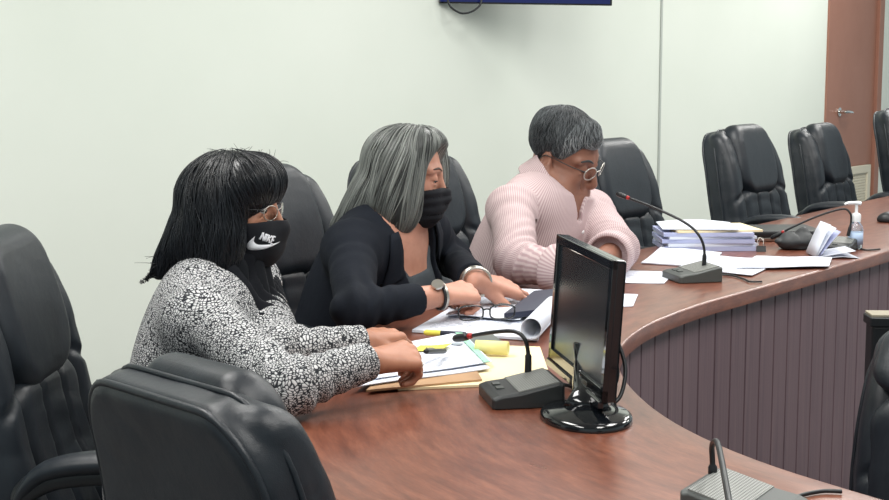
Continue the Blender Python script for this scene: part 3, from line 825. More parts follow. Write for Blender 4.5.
def eyes(p):
    for s in (-1, 1):
        c = hl(p, [(.0735, s * .031, .001)])[0]
        e = MB().lathe([(0, -.0122)] + [(.0122 * math.sin(a), -.0122 * math.cos(a)) for a in np.linspace(.3, PI - .3, 10)] + [(0, .0122)], (0, 0, 0), 16).obj('eye', M['eye'], p.root, True)
        e.location = c
        R = p.HR @ frame(0, .5); i_ = MB().lathe([(0, .0108), (.0055, .0112), (.004, .0124), (0, .0127)], (0, 0, 0), 16, np.stack([R[:, 1], R[:, 2], R[:, 0]], 1)).obj('iris', M['iris'], e, True)
def lashes_brows(p, brow_mat, hair=False):
    for s in (-1, 1):
        pl_ = [(.0735 + .0146 * math.cos(a) * .95, s * .031 + s * .0146 * math.sin(a), -.0028) for a in np.linspace(-1.0, 1.0, 12)]
        MB().tube(hl(p, pl_), .0011, 6).obj('eyelashes', M['hair_flat'], p.root, True)
        pp = project(lambda q: f_head_skin(q, False, p.male), np.array(catmull([(.0895, s * .012, .021), (.086, s * .03, .028), (.07, s * .05, .022)], 6)), 3, .0006)
        eb = MB().tube(hl(p, pp), (.0016 if p.male else .0012) * (.45 + .55 * np.sin(np.linspace(.3, PI - .15, len(pp)))), 8, flat=(1, 2.0)).obj('eyebrow', brow_mat, p.root, True)
def f_mask(p, q, e, top=-.022, back=.0):
    d = f_head_skin(q, False, False) ; d = smin(d, ell(q, (.078, 0, -.06), (.03, .045, .045)), .03)   # cloth bridges nose, mouth and chin
    return d - e
def make_mask(p, mat, e=.0045, top=lambda x: -.016 - .03 * np.clip((.1 - x) / .09, 0, 1), xb=.012, bot=-.122, pleats=0):
    def f(q):
        q = q.astype(F32)
        d = f_mask(p, q, e)
        if pleats: d = d + .0011 * np.sin((q[:, 2] + .25 * (.1 - q[:, 0])) * 2 * PI / .021) * (q[:, 2] > -.1)
        d = smax(d, -(f_mask(p, q, e - .0035)), .001)
        d = smax(d, (q[:, 2] - top(q[:, 0])) * .9, .003)
        d = smax(d, xb - q[:, 0] - .12 * (q[:, 2] + .06), .003)
        return smax(d, bot - q[:, 2], .003)
    me = mesh_sdf(f, (-.02, -.1, -.14), (.14, .1, .02), .0022, 'face_mask')
    V = mverts(me); V[:] = (p.HR @ (V * p.hs).T).T + p.hc; me.vertices.foreach_set('co', V.astype(F32).ravel()); me.update()
    o = link('face_mask', me, mat, p.root)
    for s in (-1, 1):
        m = MB()
        m.tube(hl(p, catmull([(xb + .012, s * .068, -.088), (xb - .004, s * .073, -.075), (-.012, s * .079, -.05), (-.024, s * .081, -.02), (-.016, s * .081, .004), (-.002, s * .079, .0), (xb + .0, s * .074, -.02), (xb + .014, s * .067, -.042)], 5)), .0016, 6)
        m.obj('ear_loop', mat, o, True)
    return o
def glasses(p, mat, cx=.1, z=-.004, rx=.023, rz=.018, wire=.0012, fit=None, tilt=0, lens=True):
    m = MB(); ams = []
    def T(pt):                              # slide and tip the pair down the nose about the ears
        x, y, z_ = pt; c, s = math.cos(tilt), math.sin(tilt); x0 = x + .02
        return (x0 * c + z_ * s - .02, y, -x0 * s + z_ * c)
    for s in (-1, 1):
        ring = [T((cx - .012 * abs(math.cos(a) * .5 + .5 if s > 0 else -math.cos(a) * .5 + .5), s * .033 + rx * math.cos(a), z + rz * math.sin(a))) for a in np.linspace(0, 2 * PI, 28, endpoint=False)]
        m.tube(hl(p, ring), wire * 1.15, 8, closed=True)
        arm = [T((cx - .011, s * .057, z + .008)), T((.06, s * .073, z + .009)), T((.0, s * .0815, z + .010)), T((-.018, s * .0825, z + .006)), T((-.03, s * .081, z - .012))]
        ams.append(MB().tube(hl(p, catmull(arm, 6)), wire, 8))
    m.tube(hl(p, catmull([T((cx, -.011, z + .004)), T((cx + .004, 0, z + .008)), T((cx, .011, z + .004))], 5)), wire, 8)
    o = m.obj('eyeglasses', mat, p.root, True)
    for am in ams: am.obj('temple_arm', M['mic_dark'], o, True)
    if lens:
        for s in (-1, 1):
            pts = [T((cx - .012 * abs(math.cos(a) * .5 + .5 if s > 0 else -math.cos(a) * .5 + .5), s * .033 + rx * .96 * math.cos(a), z + rz * .96 * math.sin(a))) for a in np.linspace(0, 2 * PI, 28, endpoint=False)]
            W = hl(p, pts); k = MB(); n_ = len(W); d = p.HR[:, 0] * .0012
            k.add([w for w in W] + [w + d for w in W], [tuple(range(n_ - 1, -1, -1)), tuple(range(n_, 2 * n_))] + [(i, (i + 1) % n_, n_ + (i + 1) % n_, n_ + i) for i in range(n_)])
            recalc(k.obj('lens', M['lens'], o))
    return o
def elbow_folds(p, P, s, amp=.004):
    ax1 = nrm(p.wr[s] - p.el[s]); ax0 = nrm(p.el[s] - p.sh[s])
    q = P - p.el[s].astype(F32); t = dot(q, ax1) + .5 * dot(q, ax0)
    r = length(q); w = wob(P, 38, 3 + s) * .02
    return amp * np.sin((t + w) * 2 * PI / .034) * np.exp(-(r / .085) ** 2) + amp * .6 * np.sin((dot(P - p.sh[s].astype(F32), ax0) + w) * 2 * PI / .05) * np.exp(-(length(P - p.sh[s].astype(F32)) / .1) ** 2)
def shoes_trousers(p, mat):
    def f(P):
        d = ell(P, p.hip, np.array([.137, .184 * p.w, .132]) * p.s, p.RH)
        for s in (0, 1):
            d = smin(d, cone(P, p.hip + (p.kn[s] - p.hip) * .12 + p.RT[:, 1] * (.085 if s else -.085), p.kn[s], .094 * p.s, .067 * p.s), .05)
            d = smin(d, cone(P, p.kn[s], p.an[s] + [0, 0, .04], .066 * p.s, .052 * p.s), .03)
        return d + .003 * ridge(P, 18, 3)
    pts = np.array([p.hip, *p.kn, *p.an]); me = mesh_sdf(f, pts.min(0) - .25, pts.max(0) + .25, .009, 'trousers')
    link('trousers', me, mat, p.root)
    for s in (0, 1):
        a = p.an[s]; fd = p.fd; t = np.array([-fd[1], fd[0], 0])
        def g(P):
            d = smin(cone(P, a + [0, 0, -.02], a + fd * .14 + [0, 0, -.042], .046, .036), cone(P, a + [0, 0, .01], a + [0, 0, -.03], .044, .046), .03)
            return smax(d, F32(.004) - P[:, 2], .004)
        link('shoe', mesh_sdf(g, a - .2, a + .25, .006, 'shoe'), M['gloss_black'], p.root)

def setup(p, face_yaw):
    p.fd = np.array([math.cos(face_yaw), math.sin(face_yaw), 0]); 
    p.RT = upframe(p.neck - p.hip, p.fd); p.RH = upframe((0, 0, 1), p.fd)
    ax = p.neck - p.hip
    p.chest = p.hip + ax * .66 + p.RT[:, 0] * .005; p.belly = p.hip + ax * .32 + p.RT[:, 0] * .012
EARS = True
# ================= woman in the tweed jacket
p = Person(); P1 = p
p.root = tag(empty('person', (-.47, 2.42, 0)), 'seated woman with long black hair, black face mask and black-and-white tweed jacket, holding a pen', 'person')
p.male = False; p.ears = False; p.s = .96; p.w = .98; p.bw = 1.0; p.bust = True; p.nw = .88
p.hc = at(231, 205, 2.45); p.HR = frame(math.radians(-13), math.radians(3)); p.hs = .87
p.neck = np.array([-.40, 2.43, .915]); p.hip = np.array([-.465, 2.41, .54])
p.sh = [np.array([-.40, 2.265, .872]), np.array([-.365, 2.59, .88])]
p.el = [onz(288, 388, .80), onz(283, 353, .805)]
p.wr = [onz(364, 362, .818), onz(360, 343, .812)]
setup(p, math.radians(3))
p.kn = [np.array([-.10, 2.29, .52]), np.array([-.09, 2.53, .52])]; p.an = [np.array([-.12, 2.28, .09]), np.array([-.10, 2.54, .09])]
x0 = nrm(onz(408, 354, .820) - p.wr[0]); x1 = nrm(onz(400, 334, .808) - p.wr[1])
cu = {'index': (48, 46, 22), 'middle': (56, 56, 30), 'ring': (60, 62, 36), 'pinky': (62, 64, 38)}
cu2 = {'index': (30, 52, 28), 'middle': (40, 56, 34), 'ring': (46, 60, 38), 'pinky': (52, 62, 40)}
p.hands = [(p.wr[0] + x0 * .012, hand_R(x0, (-.05, -.5, .86)), 1, .88, cu, .07, ((.048, .036, -.016), (.080, .038, -.026), (.104, .022, -.036))),
           (p.wr[1] + x1 * .012, hand_R(x1, (.05, -.1, .95)), -1, .90, cu2, .07, ((.048, .036, -.016), (.080, .040, -.028), (.102, .026, -.038)))]
# right hand: thumb lies to +y of x cross z; left hand mirrored
body1 = build_body(p, M['skin1']); eyes(p)
lashes_brows(p, M['hair_flat'])
shoes_trousers(p, M['trousers'])
def slot(p, P, w0, w1, back=.0, off=0):                       # wedge of the open jacket front, narrow at the top
    q = (P - p.chest.astype(F32)) @ p.RT.astype(F32)
    half = np.clip(w0 + (w1 - w0) * (.2 - q[:, 2]) / .4, .0, .2)
    return smax(np.abs(q[:, 1] - off) - half, (back - q[:, 0]), .01)
def jacket1(P):
    d = f_torso(p, P, .018) + .0035 * ridge(P * np.array([1, 1, .6], F32), 16, 1)
    d = smax(d, -smax(slot(p, P, .115, .145, .0, .03), F32(-.012) - f_torso(p, P), .004), .004)
    c = sph(P, p.neck + p.RT @ np.array([.035, 0, .045]), .082)
    d = smax(d, -c, .01)
    for s in (0, 1):
        d = smin(d, f_arm(p, P, s, .007, .009) + elbow_folds(p, P, s) + .002 * ridge(P, 26, s), .018)
        ax = nrm(p.wr[s] - p.el[s]); t = dot(P - p.wr[s].astype(F32), ax)
        d = smax(d, np.where(length(P - p.wr[s].astype(F32)) < .1, t - .010, -1).astype(F32), .004)
        d = smax(d, -smax(cone(P, p.wr[s] - ax * .05, p.wr[s] + ax * .05, .018, .018), -.02 - t, .002), .002)
    return smax(d, F32(.50) - P[:, 2], .01)
pts = np.array([p.hip, *p.sh, *p.el, *p.wr])
link('tweed_jacket', mesh_sdf(jacket1, pts.min(0) - .2, pts.max(0) + .16, .004, 'jacket'), M['tweed'], p.root)
def blouse1(P):
    d = smin(f_torso(p, P, .006), near_skin(p, P, .004, .26), .01); d = smin(d, cone(P, p.neck + [.0, 0, -.03], p.neck + p.RT @ np.array([.02, 0, .045]), .064, .058), .03)
    q = (P - p.chest.astype(F32)) @ p.RT.astype(F32)
    d = d + .004 * np.sin(q[:, 1] * 2 * PI / .03 + 2 * wob(P, 14)) * (q[:, 0] > 0)
    d = smax(d, dot(P - (p.neck + p.RT @ np.array([0, 0, .05])).astype(F32), p.RT[:, 2]), .005)
    return smax(d, F32(.5) - P[:, 2], .01)
link('blouse', mesh_sdf(blouse1, p.hip - .25, p.neck + .25, .005, 'blouse'), M['blouse'], p.root)
# black scarf gathered at the neck and hanging down the front
def scarf(P):
    a = p.neck + p.RT @ np.array([.03, 0, .015]); b = p.chest + p.RT @ np.array([.085, 0, .02]); c = p.chest + p.RT @ np.array([.09, 0, -.15])
    d = smin(cone(P, a, b, .060, .052), cone(P, b, c, .052, .058), .04)
    q = (P - p.chest.astype(F32)) @ p.RT.astype(F32)
    return d + .005 * np.sin(q[:, 1] * 2 * PI / .026 + 2.5 * wob(P, 12)) + .002 * ridge(P, 40, 2)
link('scarf', mesh_sdf(scarf, p.chest - .3, p.neck + .25, .004, 'scarf'), M['black_cloth'], p.root)
def hair1(q):
    d = ell(q, (-.002, 0, .030), (.096, .084, .080))
    d = smin(d, cone(q, (-.03, 0, -.0), (-.068, 0, -.12), .082, .058), .03)
    for s in (-1, 1):
        d = smin(d, ell(q, (-.004, s * .073, -.05), (.058, .034, .105)), .03)
        d = smin(d, ell(q, (.048, s * .035, .052), (.050, .050, .046)), .03)
        d = smin(d, cone(q, (.015, s * .075, -.06), (.012, s * .085, -.145), .026, .02), .03)
    d = smin(d, cone(q, (-.075, -.035, -.08), (-.158, -.05, -.158), .042, .006), .04)
    d = smin(d, cone(q, (-.06, .03, -.07), (-.09, .03, -.17), .05, .02), .04)
    d = smax(d, -ell(q, (.118, 0, -.048), (.075, .088, .062)), .01)
    d = d + .003 * wob(q * np.array([1, 1, .25], F32), 75)
    return d + (.016 * np.maximum(wob(q * np.array([1, 1, .15], F32), 150), -.2) + .004) * np.clip((-.095 - q[:, 2]) / .04, 0, 1)
def flow1(q):
    c = np.array([-.03, -.005, .17], F32); r = q - c
    d = r / (np.linalg.norm(r, axis=1)[:, None] + 1e-6) * .8
    d[:, 2] -= .7; d[:, 0] += np.where(q[:, 0] > .03, .35, -.25 * (q[:, 2] < -.03)); return d.astype(F32)
make_hair(p, hair1, (-.2, -.14, -.2), (.14, .14, .16), M['hair1'], 3600, 15, .008, .0013, flow1, lambda q, r: np.clip(.1 + .7 * r ** 4, 0, 1), .003, .0035, .22)
h1 = [o_ for o_ in COL.objects if o_.parent == p.root and o_.name.startswith('hair')][0]
m = MB()                                                # loose hairs lifting off the crown and the tail
for k in range(70):
    if k < 46: a = rng.uniform(-.05, .085); q0 = np.array([a, rng.uniform(-.05, .04), .10 - 4.5 * max(0, a - .02) ** 2 - 3 * max(0, -a) ** 2]); d0 = np.array([rng.uniform(-.2, .8), rng.uniform(-.4, .4), rng.uniform(.1, .8)]); L_ = rng.uniform(.02, .045)
    else: q0 = np.array([rng.uniform(-.135, -.08), rng.uniform(-.07, -.02), rng.uniform(-.13, -.07)]); d0 = np.array([-1, rng.uniform(-.3, .2), rng.uniform(-1.1, .1)]); L_ = rng.uniform(.02, .05)
    d0 = nrm(d0); side = nrm(np.cross(d0, rng.normal(size=3)))
    pts = [q0 + d0 * L_ * t + side * L_ * .5 * t * t - np.array([0, 0, .5 * L_ * t * t]) for t in np.linspace(0, 1, 7)]
    m.tube(hl(p, pts), np.linspace(.0006, .00025, 7), 4)
fl = m.obj('loose_hair', M['hair1'], h1, True); set_attr(fl.data, 'tint', np.full(len(m.v), .3)); fl['kind'] = 'stuff'
mask1 = make_mask(p, M['mask_cloth'], .006, lambda x: -.020 - .012 * np.clip((.1 - x) / .09, 0, 1), .004, -.126)
glasses(p, M['silver'], .103, -.006, .022, .0145, .0007)
# white print on the mask: tick shape with slanted block letters above it
bv = BVHTree.FromPolygons([v.co for v in mask1.data.vertices], [q_.vertices[:] for q_ in mask1.data.polygons])
org = hl(p, [(.2, -.125, -.062)])[0]; tgt = hl(p, [(.076, -.033, -.060)])[0]
dz = nrm(tgt - org); dx = nrm(np.cross(dz, [0, 0, 1])); dy = np.cross(dx, dz)
def stamp(poly2, name, th=.0009, parent=None, faces=None):
    V = []
    for (x, y) in poly2:
        o_ = org + dx * x + dy * y; h_ = bv.ray_cast(Vector(o_), Vector(dz))
        loc = np.array(h_[0]) if h_[0] is not None else tgt + dx * x + dy * y
        V.append(loc - dz * .0006)
    n_ = len(V)
    return V
def spl(pts, n=8): return [tuple(q_[:2]) for q_ in catmull([(a, b, 0) for a, b in pts], n)]
low = spl([(-.0195, .009), (-.0275, -.004), (-.0265, -.014), (-.015, -.0158), (.006, -.0105), (.027, -.003)], 8)
top_ = spl([(-.0195, .009), (-.020, .000), (-.015, -.0055), (-.006, -.0062), (.01, -.0055), (.027, -.003)], 8)
m = MB(); A = stamp(low, ''); Bq = stamp(top_, ''); n_ = len(A)
mid_ = [(0.5 * (np.array(a) + np.array(b))) for a, b in zip(low, top_)]; Mi = stamp(mid_, '')
m.add(A + Mi + Bq, [(i, i + 1, n_ + i + 1, n_ + i) for i in range(n_ - 1)] + [(n_ + i, n_ + i + 1, 2 * n_ + i + 1, 2 * n_ + i) for i in range(n_ - 1)])
def stroke(a, b, w):
    a = np.array(a); b = np.array(b); d = (b - a) / np.linalg.norm(b - a); t = np.array([-d[1], d[0]]) * w / 2
    P_ = [a + (b - a) * k / 4 for k in range(5)]
    L_ = stamp([q_ - t for q_ in P_], ''); R_ = stamp([q_ + t for q_ in P_], '')
    m.add(L_ + R_, [(i, i + 1, 5 + i + 1, 5 + i) for i in range(4)])
def gl(x, y): return (-.0125 + x * .66 + y * .34, .0035 + y * .72 - x * .27)
for (x0_, ltr) in ((0, 'N'), (.0115, 'I'), (.0165, 'K'), (.028, 'E')):
    h_, w_ = .0165, .0085
    S_ = {'N': [((0, 0), (0, h_)), ((0, h_), (w_, 0)), ((w_, 0), (w_, h_))], 'I': [((0, 0), (0, h_))], 'K': [((0, 0), (0, h_)), ((0, h_ * .45), (w_, h_)), ((w_ * .2, h_ * .55), (w_, 0))],
          'E': [((0, 0), (0, h_)), ((0, 0), (w_ * .8, 0)), ((0, h_ * .5), (w_ * .7, h_ * .5)), ((0, h_), (w_ * .8, h_))]}[ltr]
    for a_, b_ in S_: stroke(gl(a_[0] + x0_, a_[1]), gl(b_[0] + x0_, b_[1]), .0028)
lg = m.obj('mask_logo', M['logo'], mask1, True)
so = lg.modifiers.new('thick', 'SOLIDIFY'); so.thickness = .0006; so.offset = 0
# ring
rs = [s_ for s_ in hand_chain(*p.hands[0]) if s_[4] == 'ring'][0]
def ring_on(a, b, t, r, w, name, mat, parent):
    a = np.array(a); b = np.array(b); d = nrm(b - a); c = a + (b - a) * t; u = nrm(np.cross(d, [0, 0, 1.])); v = np.cross(d, u)
    return MB().tube([c + r * (math.cos(k) * u + math.sin(k) * v) for k in np.linspace(0, 2 * PI, 28, endpoint=False)], w, 8, closed=True, flat=(1.0, 1.4)).obj(name, mat, parent, True)
ring_on(rs[0], rs[1], .6, .0088, .0016, 'finger_ring', M['silver'], p.root)

# ================= grey-haired woman in the black blazer
p = Person(); P2 = p
p.root = tag(empty('person', (-.2, 3.15, 0)), 'seated woman with long grey hair, black face mask and black blazer over a grey top', 'person')
p.male = False; p.ears = False; p.s = .98; p.w = 1.02; p.bw = 1.08; p.bust = True; p.nw = .92
p.hc = at(402, 172, 3.12); p.HR = frame(math.radians(-3), math.radians(11)); p.hs = .95
p.neck = np.array([-.125, 3.11, .945]); p.hip = np.array([-.24, 3.18, .56])
p.sh = [np.array([-.195, 2.955, .895]), np.array([-.055, 3.265, .905])]
p.el = [onz(354, 311, .80), np.array([.02, 3.37, .815])]
p.wr = [onz(436, 296, .812), onz(476, 282, .818)]
setup(p, math.radians(-22))
p.kn = [np.array([.12, 2.98, .52]), np.array([.17, 3.16, .52])]; p.an = [np.array([.10, 2.97, .09]), np.array([.15, 3.17, .09])]
x0 = nrm(onz(472, 290, .812) - p.wr[0]); x1 = nrm(onz(522, 292, .785) - p.wr[1])
cu = {'index': (44, 70, 40), 'middle': (50, 74, 42), 'ring': (55, 76, 45), 'pinky': (60, 76, 45)}
cf = {'index': (14, 16, 10), 'middle': (12, 18, 12), 'ring': (14, 20, 12), 'pinky': (16, 22, 12)}
p.hands = [(p.wr[0] + x0 * .012, hand_R(x0, (-.1, -.55, .83)), 1, .96, cu, .06, ((.050, .034, -.020), (.083, .034, -.034), (.100, .016, -.044))),
           (p.wr[1] + x1 * .012, hand_R(x1, (.1, -.35, .9)), -1, 1.0, cf, .13, ((.050, .040, -.020), (.080, .056, -.030), (.104, .060, -.038)))]
build_body(p, M['skin2']); eyes(p); lashes_brows(p, M['brow_brown']); shoes_trousers(p, M['trousers'])
def blazer(P):
    d = f_torso(p, P, .018) + .003 * ridge(P * np.array([1, 1, .6], F32), 15, 2)
    d = smax(d, -smax(slot(p, P, .105, .045, .02), F32(-.02) - f_torso(p, P), .004), .004)
    d = smax(d, -sph(P, p.neck + p.RT @ np.array([.045, 0, .04]), .095), .01)
    for s in (0, 1):
        d = smin(d, f_arm(p, P, s, .013, .008) + elbow_folds(p, P, s, .005) + .0025 * ridge(P, 22, s), .03)
        ax = nrm(p.wr[s] - p.el[s]); t = dot(P - p.wr[s].astype(F32), ax); cut = (-.012, -.03)[s]
        d = smax(d, np.where(length(P - p.wr[s].astype(F32)) < .1, t - cut, -1).astype(F32), .004)
        d = smax(d, -smax(cone(P, p.wr[s] - ax * .08, p.wr[s] + ax * .05, .034, .034), cut - .03 - t, .002), .002)
    return smax(d, F32(.50) - P[:, 2], .01)
pts = np.array([p.hip, *p.sh, *p.el, *p.wr])
bz = link('blazer', mesh_sdf(blazer, pts.min(0) - .2, pts.max(0) + .16, .004, 'blazer'), M['blazer'], p.root)
# lapels: folded strips that lie along both front edges
for s in (-1, 1):
    rows_ = []
    for t in np.linspace(0, 1, 14):
        z = .155 - .33 * t; half = np.clip(.105 + (.045 - .105) * (.2 - z) / .4, 0, .2); wd = .012 + .05 * math.sin(PI * min(1, t * 1.02 + .06)) ** .8 * (1 - .35 * t)
        rows_.append([p.chest + p.RT @ np.array([.07, s * (half + wd * k / 4), z]) for k in range(5)])
    G = np.array(rows_); sh_ = G.shape; Q = project(lambda P: f_torso(p, P, .0), G.reshape(-1, 3), 5, .0215).reshape(sh_)
    m = MB(); V = Q.reshape(-1, 3); fs = [(i * 5 + k, i * 5 + k + 1, (i + 1) * 5 + k + 1, (i + 1) * 5 + k) for i in range(13) for k in range(4)]
    m.add(V, fs); lo_ = m.obj('lapel', M['blazer'], bz, True); so = lo_.modifiers.new('t', 'SOLIDIFY'); so.thickness = .004; so.offset = 0
def tank(P):
    d = f_torso(p, P, .005) + .0012 * ridge(P, 30, 1)
    q = (P - p.chest.astype(F32)) @ p.RT.astype(F32)
    neckline = .045 + 1.1 * np.maximum(np.abs(q[:, 1]) - .05, 0) + .5 * np.maximum(-q[:, 0], 0)
    d = smax(d, (q[:, 2] - neckline) * .7, .006)
    return smax(d, F32(.52) - P[:, 2], .01)
link('tank_top', mesh_sdf(tank, p.hip - .25, p.neck + .2, .0045, 'tank'), M['tank'], p.root)
def hair2(q):
    d = ell(q, (-.004, 0, .030), (.091, .081, .080))
    d = smin(d, cone(q, (-.026, 0, .02), (-.058, 0, -.09), .064, .048), .03)
    d = smin(d, cone(q, (-.062, -.02, -.07), (-.128, -.03, -.15), .042, .012), .04)
    d = smin(d, cone(q, (-.062, .02, -.09), (-.115, .02, -.17), .042, .016), .04)
    d = smin(d, ell(q, (.006, -.071, -.035), (.056, .028, .098)), .03)
    d = smin(d, ell(q, (.022, -.066, -.085), (.036, .022, .045)), .03)
    d = smin(d, ell(q, (.045, .072, -.005), (.062, .024, .10)), .03)
    d = smin(d, ell(q, (.040, .0, .075), (.052, .066, .040)), .03)
    d = smax(d, -ell(q, (.122, -.03, .0), (.072, .085, .105)), .008)
    return d + .0022 * wob(q * np.array([1, 1, .22], F32), 90)
def flow2(q):
    c = np.array([.0, .02, .19], F32); r = q - c
    d = r / (np.linalg.norm(r, axis=1)[:, None] + 1e-6) * .7
    d[:, 2] -= .9; d[:, 0] += np.where(q[:, 2] < .06, -.32 * (q[:, 0] < .02), 0); return d.astype(F32)
def tint2(q, r):
    band = .5 + .5 * wob((q * np.array([1, 1, .12], F32)).astype(F32), 160)
    return np.clip(.0 + .55 * band + .5 * (r - .4) + .15 * (q[:, 2] > .02) - .3 * (q[:, 1] > .06), 0, 1)
make_hair(p, hair2, (-.24, -.14, -.27), (.14, .14, .16), M['hair2'], 2000, 15, .008, .0021, flow2, tint2, .0018, .0032, .06)
make_mask(p, M['mask_cloth'], .006, lambda x: -.014 - .028 * np.clip((.1 - x) / .09, 0, 1), .026, -.118, pleats=1)
m = MB()
ax = nrm(p.wr[0] - p.el[0]); ring_on(p.wr[0] - ax * .002, p.wr[0] + ax * .02, .3, .0285, .0022, 'bracelet', M['black_plastic'], p.root)
c = p.wr[0] + ax * .004 + np.array([0, -.6, .8]) * .0295
w_ = ring_on(p.wr[0] + ax * .0, p.wr[0] + ax * .02, .45, .0282, .003, 'wristwatch', M['silver'], p.root)
MB().lathe([(0, 0), (.012, 0), (.0135, .002), (.0125, .006), (0, .006)], c, 22, upframe((0, -.6, .8), ax)).obj('watch_case', M['silver'], w_)
ax = nrm(p.wr[1] - p.el[1])
for k, (dd, rr, ww) in enumerate(((-.010, .0315, .0024), (-.002, .032, .0024), (.006, .0315, .0024))):
    ring_on(p.wr[1] + ax * dd, p.wr[1] + ax * (dd + .02), 0, rr, ww, 'bangle', M['silver'], p.root)

# ================= man in the pink striped shirt
p = Person(); P3 = p
p.root = tag(empty('person', (.14, 3.74, 0)), 'seated man with short grey hair, glasses and pink striped shirt, head bent over papers', 'person')
p.male = True; p.ears = True; p.s = 1.05; p.w = 1.08; p.bw = 1.15; p.bust = False; p.nw = 1.1
p.hc = at(564, 155, 3.75); p.HR = frame(math.radians(-30), math.radians(23), math.radians(8)); p.hs = 1.0
p.neck = np.array([.285, 3.735, .968]); p.hip = np.array([.15, 3.76, .57])
p.sh = [at(512, 208, 3.56), at(592, 212, 3.87)]
p.el = [np.array([.175, 3.37, .81]), np.array([.452, 3.63, .805])]
p.wr = [np.array([.30, 3.27, .795]), np.array([.385, 3.43, .80])]
setup(p, math.radians(-32))
p.kn = [np.array([.46, 3.45, .53]), np.array([.56, 3.60, .53])]; p.an = [np.array([.45, 3.43, .09]), np.array([.55, 3.61, .09])]
x0 = nrm(np.array([.22, -.97, -.1])); x1 = nrm(np.array([-.02, -1, -.1]))
p.hands = [(p.wr[0] + x0 * .012, hand_R(x0, (0, -.2, 1)), 1, 1.06, cf, .05), (p.wr[1] + x1 * .012, hand_R(x1, (.0, 0, 1)), -1, 1.06, cf, .05)]
build_body(p, M['skin3']); eyes(p); shoes_trousers(p, M['trousers'])
def shirt_parts(P):
    t = f_torso(p, P, .012) + .003 * ridge(P * np.array([1, 1, .7], F32), 14, 3) + .0015 * wob(P, 50)
    t = smin(t, near_skin(p, P, .007, .27), .01)
    a = [f_arm(p, P, s, .013, .015) + elbow_folds(p, P, s, .006) + .002 * ridge(P, 20, 4 + s) for s in (0, 1)]
    return t, a
cuff = [-.01, -.085]
def shirt(P):
    t, a = shirt_parts(P)
    d = t
    q = (P - p.chest.astype(F32)) @ p.RT.astype(F32)
    d = smax(d, -smax(np.abs(q[:, 1]) - .012 - .35 * np.maximum(q[:, 2] - .10, 0), smax(.08 - q[:, 2], -q[:, 0], .005), .005), .004)
    d = smax(d, -cone(P, p.neck + p.RT @ np.array([.01, 0, -.02]), p.neck + p.RT @ np.array([.03, 0, .08]), .066, .068), .006)
    for s in (0, 1):
        ax = nrm(p.wr[s] - p.el[s]); tt = dot(P - p.wr[s].astype(F32), ax); near = length(P - (p.wr[s] + p.el[s]).astype(F32) * F32(.5)) < .2
        roll = smax(cone(P, p.el[s], p.wr[s], .040 * p.s + .021, .040 * p.s + .018), np.abs(tt - cuff[s] + .026) - .026, .008)   # turned-up cuff
        d = smin(d, smin(a[s], roll, .006), .025)
        d = smax(d, np.where(near, tt - cuff[s], -1).astype(F32), .005)
        d = smax(d, -smax(cone(P, p.el[s], p.wr[s] + ax * .1, .05, .05), cuff[s] - .03 - tt, .002), .002)
    return smax(d, F32(.52) - P[:, 2], .01)
pts = np.array([p.hip, *p.sh, *p.el, *p.wr])
me = mesh_sdf(shirt, pts.min(0) - .22, pts.max(0) + .17, .004, 'shirt'); V = mverts(me)
t, a = shirt_parts(V)
q = (V - p.chest.astype(F32)) @ p.RT.astype(F32)
st = np.arctan2(q[:, 1], q[:, 0] + .0) * .14
for s in (0, 1):
    du = cone(V, p.sh[s], p.el[s], .06, .05); dl = cone(V, p.el[s], p.wr[s], .05, .045); ft = f_torso(p, V, .012) + .004
    for A_, B_, own, oth in ((p.sh[s], p.el[s], du, dl), (p.el[s], p.wr[s], dl, du)):
        ax = nrm(B_ - A_); u = nrm(np.cross(ax, [0.3, 1, .2])); v = np.cross(ax, u); qq = V - A_.astype(F32)
        st = np.where((own < ft) & (own <= oth), np.arctan2(dot(qq, v), dot(qq, u)) * .062 + 3, st)
set_attr(me, 'stripe', st + 10)
sh3 = link('striped_shirt', me, M['shirt'], p.root)
def collar(P):
    c0 = p.neck + p.RT @ np.array([-.005, 0, -.012]); c1 = p.neck + p.RT @ np.array([.02, 0, .06])
    base = cone(P, c0, c1, .080, .072); ax = nrm(c1 - c0); t = dot(P - c0.astype(F32), ax)
    ang = (P - c0.astype(F32)) @ p.RT.astype(F32)
    flare = .012 * np.clip((.05 - t) / .05, 0, 1.5)
    d = np.abs(base - flare) - .0035
    d = smax(d, np.maximum(t - .056 + .25 * np.maximum(ang[:, 0], 0), -.004 - .35 * np.maximum(ang[:, 0], 0) - t), .003)
    return smax(d, -smax(np.abs(ang[:, 1]) - .012 - .5 * np.maximum(.05 - t, 0), .02 - ang[:, 0], .003), .003)
me = mesh_sdf(collar, p.neck - .16, p.neck + .16, .003, 'collar'); V = mverts(me); q = (V - p.neck.astype(F32)) @ p.RT.astype(F32)
set_attr(me, 'stripe', np.arctan2(q[:, 1], q[:, 0]) * .075 + 10); link('shirt_collar', me, M['shirt'], sh3)
for k in range(4):
    c = project(lambda P: f_torso(p, P), [p.chest + p.RT @ np.array([.14, 0, .06 - .06 * k])], 6, .022)[0]
    MB().lathe([(0, 0), (.005, 0), (.0055, .0015), (.004, .0025), (0, .002)], c, 14, upframe(p.RT[:, 0], p.RT[:, 2])).obj('shirt_button', M['white_plastic'], sh3, True)
def hair3(q):
    d = ell(q, (-.014, 0, .044), (.101, .081, .086)) + .0035 * wob(q, 85) + .003 * ridge(q, 60, 2)
    zl = np.interp(q[:, 0], [-.10, -.06, -.035, -.02, .012, .026, .045, .06, .12], [-.055, -.05, -.03, .016, .012, .012, .036, .058, .066]).astype(F32)
    d = smax(d, (zl - q[:, 2]) * .75, .010)
    return smin(d, cone(q, (.055, .0, .098), (.076, -.01, .085), .018, .012), .03)
